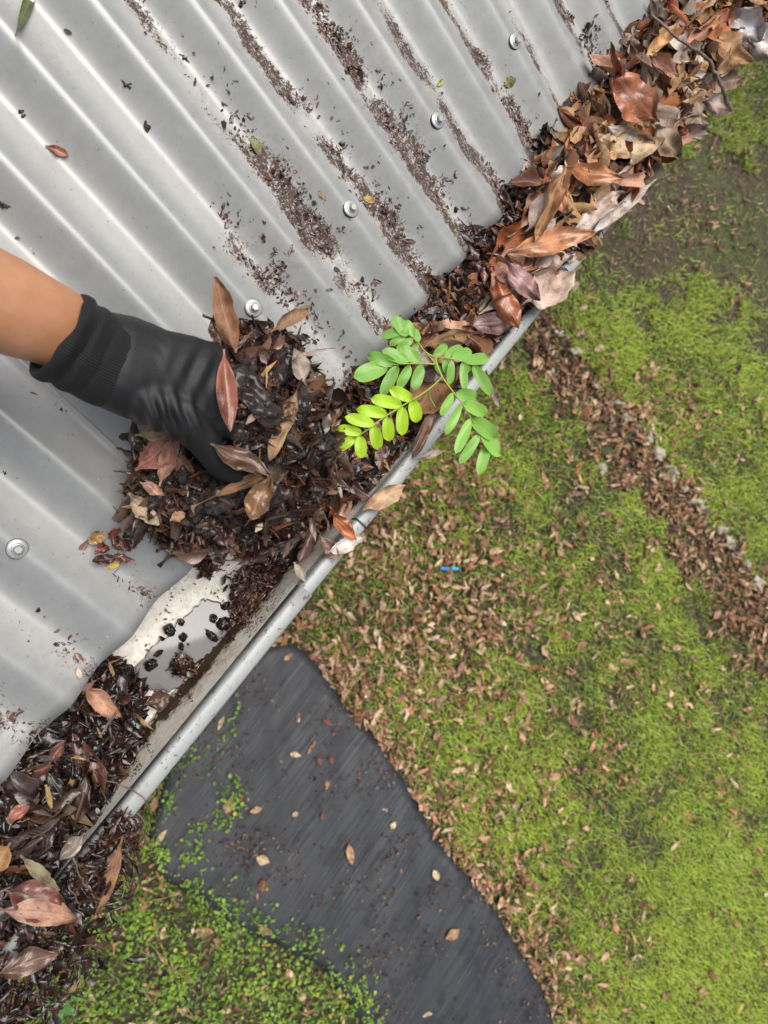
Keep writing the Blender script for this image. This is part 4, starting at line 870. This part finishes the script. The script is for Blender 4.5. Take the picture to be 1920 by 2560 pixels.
BAND = [(1250, 800), (1330, 770), (1430, 870), (1550, 1000), (1690, 1190), (1905, 1440), (2290, 1900), (2300, 2200), (1920, 1715), (1760, 1500), (1622, 1300), (1525, 1185), (1418, 1035), (1320, 900)]
CLOV = [(-400, 2350), (120, 2280), (260, 2230), (330, 2200), (430, 2190), (530, 2200), (640, 2250), (690, 2310), (780, 2330), (860, 2390), (910, 2460), (960, 2600), (1000, 2900), (-400, 2900)]
CLOV2 = [(590, 1700), (520, 1790), (470, 1850), (380, 1960), (340, 2080), (330, 2200), (430, 2200), (400, 2100), (500, 2150), (520, 2060), (600, 2060), (600, 1960), (540, 1880), (600, 1780)]
DIRT = [(1400, 720), (1520, 560), (1640, 400), (1780, 330), (2000, 430), (2200, 560), (2200, 860), (1960, 850), (1850, 790), (1740, 660), (1650, 760), (1530, 720)]
EDGE = [(745, 1622), (806, 1679), (862, 1771), (920, 1825), (996, 1929), (1061, 2053), (1110, 2129), (1224, 2260), (1305, 2390), (1365, 2503), (1400, 2640)]
def dist_poly(q, line):
    best = np.full(len(q), 1e9)
    for (a, b) in zip(line[:-1], line[1:]):
        a = np.array(a, float); b = np.array(b, float); t = np.clip(((q-a)@(b-a))/((b-a)@(b-a)), 0, 1); best = np.minimum(best, np.linalg.norm(q-(a+t[:, None]*(b-a)), axis=1))
    return best
# weed mat: draped sheet with folds, thickened
bx = np.array([P(a, b, GZ)[:2] for a, b in TARP]); st_ = .022
gx = np.arange(bx[:, 0].min()-.02, bx[:, 0].max()+.02, st_); gy = np.arange(bx[:, 1].min()-.02, bx[:, 1].max()+.02, st_)
GX, GY = np.meshgrid(gx, gy, indexing='ij'); fl = np.stack([GX.ravel(), GY.ravel()], 1)
ins = inpoly(fl, [tuple(v) for v in bx]); bl = [tuple(v) for v in bx]+[tuple(bx[0])]; de = dist_poly(fl, bl)
# snap outer ring of vertices to the outline so the edge is clean
f = gridf(len(gx), len(gy)); kf = f[ins[f].all(1)]
ca, sa = math.cos(-DM), math.sin(-DM)
Z = []
for (x, y), d in zip(fl, de):
    u = x*ca-y*sa; v = x*sa+y*ca
    z = GZ+.026+.012*nz(u*.5, v*2.2, 2, 1)+.005*nz(u*.8, v*7, 2, 6)+.016*max(0, nz(u*.3, v*3, 3, 9))+.006*nz(u, v*5, 3, 4)
    Z.append(z-.012*math.exp(-d/.02))
tp = mesh('weed_mat', np.column_stack([fl, Z]), kf[:, ::-1], MAT)
import bmesh
bm = bmesh.new(); bm.from_mesh(tp.data); bmesh.ops.delete(bm, geom=[v for v in bm.verts if not v.link_faces], context='VERTS')
bnd = [v for v in bm.verts if v.is_boundary]; seg = [(np.array(a), np.array(b)) for a, b in zip(bl[:-1], bl[1:])]
for v in bnd:
    p = np.array(v.co[:2]); bst = None
    for a, b in seg:
        t = min(1, max(0, ((p-a)@(b-a))/((b-a)@(b-a)))); q = a+t*(b-a); dd = np.linalg.norm(p-q)
        if bst is None or dd < bst[0]: bst = (dd, q)
    v.co.x, v.co.y = bst[1][0]+.003*nz(p[0], p[1], 9, 2), bst[1][1]+.003*nz(p[0], p[1], 9, 7)
bm.to_mesh(tp.data); bm.free(); tp.data.polygons.foreach_set('use_smooth', np.ones(len(tp.data.polygons), bool))
sd_ = tp.modifiers.new('t', 'SOLIDIFY'); sd_.thickness = .003
tag(tp, 'dark grey woven weed mat on the ground, sprinkled with leaf crumbs', 'weed mat')

def ground_pts(n, seed):
    r = np.random.default_rng(seed); X = r.uniform(-3.2, 5.2, n); Y = r.uniform(-5.3, -.35, n); q = pj(np.stack([X, Y, np.full(n, GZ)], 1))
    ok = (q[:, 0] > -260) & (q[:, 0] < 2250) & (q[:, 1] > -350) & (q[:, 1] < 2850)
    lipq = q[:, 1]-(1280+ (q[:, 0]-925)*-1.2)   # below the gutter line in the picture plane, roughly
    ok &= lipq > -420
    return X[ok], Y[ok], q[ok], r
# grass
X, Y, q, r = ground_pts(640000, 61)
gn = nza(X, Y, 1.3, 2); g2 = nza(X, Y, 6, 4); dE = dist_poly(q, EDGE)
den = np.clip(.86+.45*gn+.9*g2, .25, 1)
qr = rag(q, X, Y); band = inpoly(qr, BAND); tarp = inpoly(q, TARP); clov = inpoly(qr, CLOV) | inpoly(qr, CLOV2); dirtz = inpoly(rag(q, X, Y, 60), DIRT)
den[band] *= .06; den[clov] *= .05; den[dirtz] *= .08; den[tarp] = 0; den *= np.clip(dE/70, .12, 1)
far = (q[:, 1] < 520) & (q[:, 0] > 1550); den[far] *= .8
brown = np.exp(-((q[:, 0]-1100)/260)**2-((q[:, 1]-1480)/240)**2); den *= 1-.6*brown
ok = r.random(len(X)) < den; X, Y, q, gn, g2 = X[ok], Y[ok], q[ok], gn[ok], g2[ok]; n = len(X)
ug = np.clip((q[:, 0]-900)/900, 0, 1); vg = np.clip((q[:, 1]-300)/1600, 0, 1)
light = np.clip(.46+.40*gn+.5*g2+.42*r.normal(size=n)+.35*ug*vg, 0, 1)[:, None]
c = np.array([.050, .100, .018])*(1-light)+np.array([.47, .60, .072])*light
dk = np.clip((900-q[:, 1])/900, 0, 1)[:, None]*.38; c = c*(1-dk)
yl = r.random(n) < .06; c[yl] = np.array([.42, .36, .17])
L = r.uniform(.014, .058, n)*(.75+.5*r.random(n)); an = r.uniform(0, 2*np.pi, n); le = r.uniform(.35, 1.35, n); wd = r.uniform(.0011, .0027, n)
d = np.stack([np.cos(an)*np.sin(le), np.sin(an)*np.sin(le), np.cos(le)], 1); s = np.stack([-np.sin(an), np.cos(an), np.zeros(n)], 1)*wd[:, None]
b = np.stack([X, Y, np.full(n, GZ+.002)], 1); mid_ = b+d*(L*.55)[:, None]; tip = b+d*L[:, None]*.9+np.stack([np.cos(an), np.sin(an), -.3*np.ones(n)], 1)*(L*.22)[:, None]
V = np.stack([b-s, b+s, mid_-s, mid_+s, tip], 1).reshape(-1, 3); o5 = (np.arange(n)*5)[:, None]
T = np.concatenate([o5+np.array([[0, 1, 3]]), o5+np.array([[0, 3, 2]]), o5+np.array([[2, 3, 4]])])
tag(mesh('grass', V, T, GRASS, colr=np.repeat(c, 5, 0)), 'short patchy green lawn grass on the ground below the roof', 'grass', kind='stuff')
print('grass', n)
# clover and small weeds
X, Y, q, r = ground_pts(420000, 62)
qr = rag(q, X, Y); inc = inpoly(qr, CLOV); inc2 = inpoly(qr, CLOV2); g = nza(X, Y, 7, 3); den = np.where(inc, np.clip(.70+1.0*g, .08, 1), 0); den = np.where(inc2 & ~inc, np.clip(.30+1.3*g, .0, .85), den)
eg = dist_poly(q, CLOV+CLOV[:1]); den = np.where((eg < 45) & ~inc & (q[:, 1] > 2150), .10, den); den = np.where(inc & (eg < 60), den*.6, den)
ok = r.random(len(X)) < den*.9; X, Y, q, g = X[ok], Y[ok], q[ok], g[ok]; n = len(X); print('clover', n)
def disc(k, kind):
    if kind == 0:
        a = np.linspace(0, 2*np.pi, 7)[:-1]; V = np.concatenate([[[0, 0, 0]], np.stack([np.cos(a)*.5, np.sin(a)*.5, .06+0*a], 1)]); return V, np.array([[0, i+1, (i+1) % 6+1] for i in range(6)])
    V = np.array([[0, 0, 0], [.45, .16, .06], [.45, -.16, .06], [1.0, 0, -.05], [-.4, .14, .06], [-.4, -.14, .06], [-.9, 0, -.05]]); return V, np.array([[0, 2, 3], [0, 3, 1], [0, 4, 6], [0, 6, 5], [0, 1, 4], [0, 5, 2]])
lt = np.clip(.45+.8*g+.3*r.normal(size=n), 0, 1)[:, None]; c = np.array([.07, .16, .02])*(1-lt)+np.array([.30, .48, .05])*lt
yy = (r.random(n) < .03); c[yy] = (.55, .50, .06)
sz = r.uniform(.008, .018, n); zz = GZ+r.uniform(.006, .050, n); tw = inc_t = inpoly(q, TARP); zz = np.where(tw, zz+.03, zz)
bits_mesh('clover', np.stack([X, Y, zz], 1), tilt_normals(n, .35, r), sz, c, GRASS, [disc(0, 0), disc(0, 0), disc(0, 1)], 62, label='bright green clover and creeping weeds growing round the edge of the weed mat', cat='ground cover', kind='stuff')
# fallen leaves on the ground
GP = frag_protos(9, k=22, nu=7, nv=4, W=(.18, .62), curl=(.2, 1.7), wave=.16, ragged=.45)
X, Y, q, r = ground_pts(105000, 63)
g = nza(X, Y, 1.8, 6); g2 = nza(X, Y, 7, 2); dE = dist_poly(q, EDGE); band = inpoly(rag(q, X, Y, 20), BAND); tarp = inpoly(q, TARP); clov = inpoly(q, CLOV); c2 = inpoly(q, CLOV2)
den = np.clip(.12+.30*g+.35*g2, .02, .5); den += .42*np.exp(-(dE/100)**2)+.3*np.exp(-(dE/45)**2)+.10*np.clip((1500-q[:, 0])/500, 0, 1)
den += .55*np.exp(-((q[:, 0]-1080)/230)**2-((q[:, 1]-1500)/230)**2)+.35*np.exp(-((q[:, 0]-930)/120)**2-((q[:, 1]-1250)/200)**2)
fr_ = np.clip((q[:, 0]-1500)/400, 0, 1); den *= 1-.5*fr_; den[(q[:, 1] < 900)] *= .35
den *= 1-.55*np.clip((q[:, 0]-1150)/350, 0, 1)*np.clip((q[:, 1]-1500)/400, 0, 1)*(dE > 120); den[band] = .62; den[clov] = .10; den[c2] = .3; den[tarp] = .005
up = (q[:, 1] < 2500)
ok = r.random(len(X)) < den; X, Y, q, band = X[ok], Y[ok], q[ok], band[ok]; n = len(X); print('ground leaves', n)
cc = np.array([(.50, .29, .16), (.66, .44, .27), (.38, .18, .09), (.70, .52, .35), (.24, .11, .065), (.54, .32, .18), (.46, .25, .15)])[r.integers(0, 7, n)]*r.uniform(.5, 1.15, (n, 1)); cc[band] *= np.array([.75, .72, .70]); cc[q[:, 1] < 900] *= .75
zz = GZ+r.uniform(.010, .036, n)
bits_mesh('fallen_leaves', np.stack([X, Y, zz], 1), tilt_normals(n, .55, r), np.clip(r.normal(.049, .017, n), .016, .095), cc, SDRY, GP, 63, label='dry brown fallen leaves strewn over the lawn and along the stone edging', cat='leaf litter', kind='stuff')
# small brown bits everywhere on soil band and lawn
X, Y, q, r = ground_pts(170000, 64); band = inpoly(rag(q, X, Y, 26), BAND); tarp = inpoly(q, TARP); dE = dist_poly(q, EDGE); den = np.full(len(X), .20); den[band] = .8; den += .5*np.exp(-(dE/70)**2); den[inpoly(q, CLOV) | inpoly(q, CLOV2)] = .25; g = nza(X, Y, 5, 8)
den[tarp] = (np.clip(g*1.2+.10, .02, .5))[tarp]; tp2 = np.exp(-((q[:, 0]-600)/70)**2-((q[:, 1]-2110)/60)**2); den = np.where(tarp, den+.9*tp2, den)
ok = r.random(len(X)) < den; X, Y, q, tarp = X[ok], Y[ok], q[ok], tarp[ok]; n = len(X)
cc = np.array([(.12, .06, .035), (.26, .14, .085), (.06, .03, .02), (.42, .27, .17)])[r.integers(0, 4, n)]; cc[tarp] *= .55
zz = np.where(tarp, GZ+.040, GZ+.014)+r.uniform(-.003, .006, n)
bits_mesh('leaf_crumbs', np.stack([X, Y, zz], 1), tilt_normals(n, .3, r), r.uniform(.006, .022, n), cc, SDRY, frag_protos(12, k=6, nu=4, nv=3, W=(.4, .8)), 64, label='small brown leaf crumbs scattered on the soil and the weed mat', cat='leaf litter', kind='stuff')
# leaves lying on the weed mat, one by one
TL = [((710, 1650), (730, 1635), 12, 'tan leaf near the top end of the weed mat'), ((806, 1800), (832, 1812), 11, 'rust curled leaf on the upper right of the weed mat'), ((725, 1885), (752, 1890), 12, 'pale pointed leaf left of the upright brown leaf on the mat'), ((770, 1885), (788, 1853), 9, 'narrow brown leaf pointing up on the mat'), ((795, 1893), (803, 1915), 14, 'red-brown leaf of a pair below the narrow leaf'), ((825, 1890), (832, 1908), 14, 'red-brown leaf nearest the mat middle in the pair'), ((640, 2145), (672, 2155), 22, 'cream diamond leaf at the left of the mat beside the dark crumbs'), ((872, 2110), (880, 2160), 17, 'long brown leaf in the middle of the mat'), ((978, 2072), (988, 2055), 13, 'small cream oval leaf on the right half of the mat'), ((1085, 2175), (1095, 2200), 15, 'cream curled leaf near the right edge of the mat'), ((1115, 2348), (1148, 2325), 20, 'tan leaf with a dark end low on the mat'), ((655, 2230), (660, 2200), 24, 'crumpled red leaf at the left margin of the mat'), ((565, 2035), (580, 1995), 24, 'broad tan leaf at the left of the mat under the lip'), ((625, 2030), (655, 2020), 14, 'yellow-tan leaf right of the broad tan leaf'), ((388, 2115), (415, 2075), 13, 'narrow cream leaf left of the mat just past the lip'), ((645, 2320), (680, 2335), 16, 'orange-brown leaf on the lower left clover'), ((610, 1985), (600, 2005), 14, 'rusty leaf beside the broad tan leaf'), ((730, 2040), (745, 2032), 12, 'small tan leaf above the long brown leaf'), ((805, 2050), (808, 2030), 10, 'small rust leaf above and left of the long brown leaf'), ((545, 1825), (560, 1790), 10, 'pale stalked leaf near the upper left clover')]
for k, (a, b, wpx, lab) in enumerate(TL):
    cc_ = (.16, .06, .04) if 'red' in lab or 'rust' in lab else ((.60, .46, .28) if ('cream' in lab or 'pale' in lab) else (.42, .25, .14))
    leaf_px(a, b, wpx*1.1, GZ+.045, cc_, lab, curl=(.3, .7, -.5)[k % 3], name='fallen_leaf', nu=9, nv=6, pet=.02)
# stone edging
for k, (a, b, w_, h_) in enumerate([(590, 280, 60, 34), (672, 370, 58, 44), (780, 545, 30, 24), (890, 625, 60, 30), (938, 695, 46, 50), (985, 745, 36, 30), (1048, 810, 40, 62), (1100, 880, 56, 42), (1135, 945, 40, 36), (1172, 985, 40, 60), (1228, 1060, 46, 34), (1292, 1130, 90, 44), (1345, 1175, 30, 24), (1412, 1262, 50, 44), (1460, 1330, 44, 56), (1500, 1385, 34, 34), (1540, 1440, 50, 52), (1605, 1530, 90, 50), (812, 960, 36, 54), (1700, 1640, 80, 60), (1780, 1740, 70, 60)]):
    p = P(1100+a*.494, 700+b*.494, GZ+.01); s = 3.2/F*.494
    o = lump('edging_stone', (0, 0, 0), w_*s*(.5+.25*((k*5)%4)/3), h_*s*(.45+.3*((k*7)%5)/4), .034, -.9, STONE, 200+k, amp=.85); o.location = p
    tag(o, {0: 'pale lichened stone closest to the gutter lip in the edging row', 18: 'small white stone alone on the lawn side of the leaf band', 17: 'large flat stone of the edging nearest the right frame edge'}.get(k, 'rough grey-brown stone half buried in the row beside the leaf band'), 'stone', 'edging stones along the leaf-filled strip')
# blue plastic bits
pg = tag(empty('plastic_peg', P(1112, 1422, GZ+.045)), 'small bright blue plastic piece in two halves lying on the leafy lawn', 'plastic piece')
for (a, b, mt) in ((1100, 1120, BLUE), (1128, 1147, CYAN)):
    A = Vector(P(a, 1421, GZ+.045)); B = Vector(P(b, 1422, GZ+.045)); V, Fc = tube([A, A+(B-A)*.15, A+(B-A)*.85, B], [.006, .0085, .0085, .006], 8)
    mesh('plastic_half', [Vector(v)-pg.location for v in V], Fc, mt, pg)
# leafy weed plant, bottom left
wp = tag(empty('weed_plant', P(142, 2500, GZ+.04)), 'green star-shaped weed with pointed leaves growing at the bottom left', 'weed')
for k in range(13):
    an = k*2.4; L = .05+.02*((k*7) % 3); V, Fc, UV = leaf_geo(L, L*.34, curl=.4, bend=-.5, pet=.05, nu=9, nv=5, seed=k)
    o = mesh('leaf', V, Fc, LEAFLET, wp, uv=UV); o.matrix_local = Matrix.Rotation(an, 4, 'Z') @ Matrix.Rotation(-.35-.04*k, 4, 'Y'); o.color = (.10, .26, .06, 1)
wst = mesh('stem', *tube([(0, 0, -.05), (0, 0, .0)], .003, 6), STEM, wp)
for (px, py, lab) in ((760, 2290, None),): pass
print('objects', len(bpy.data.objects), 'leaves', CNT[0])
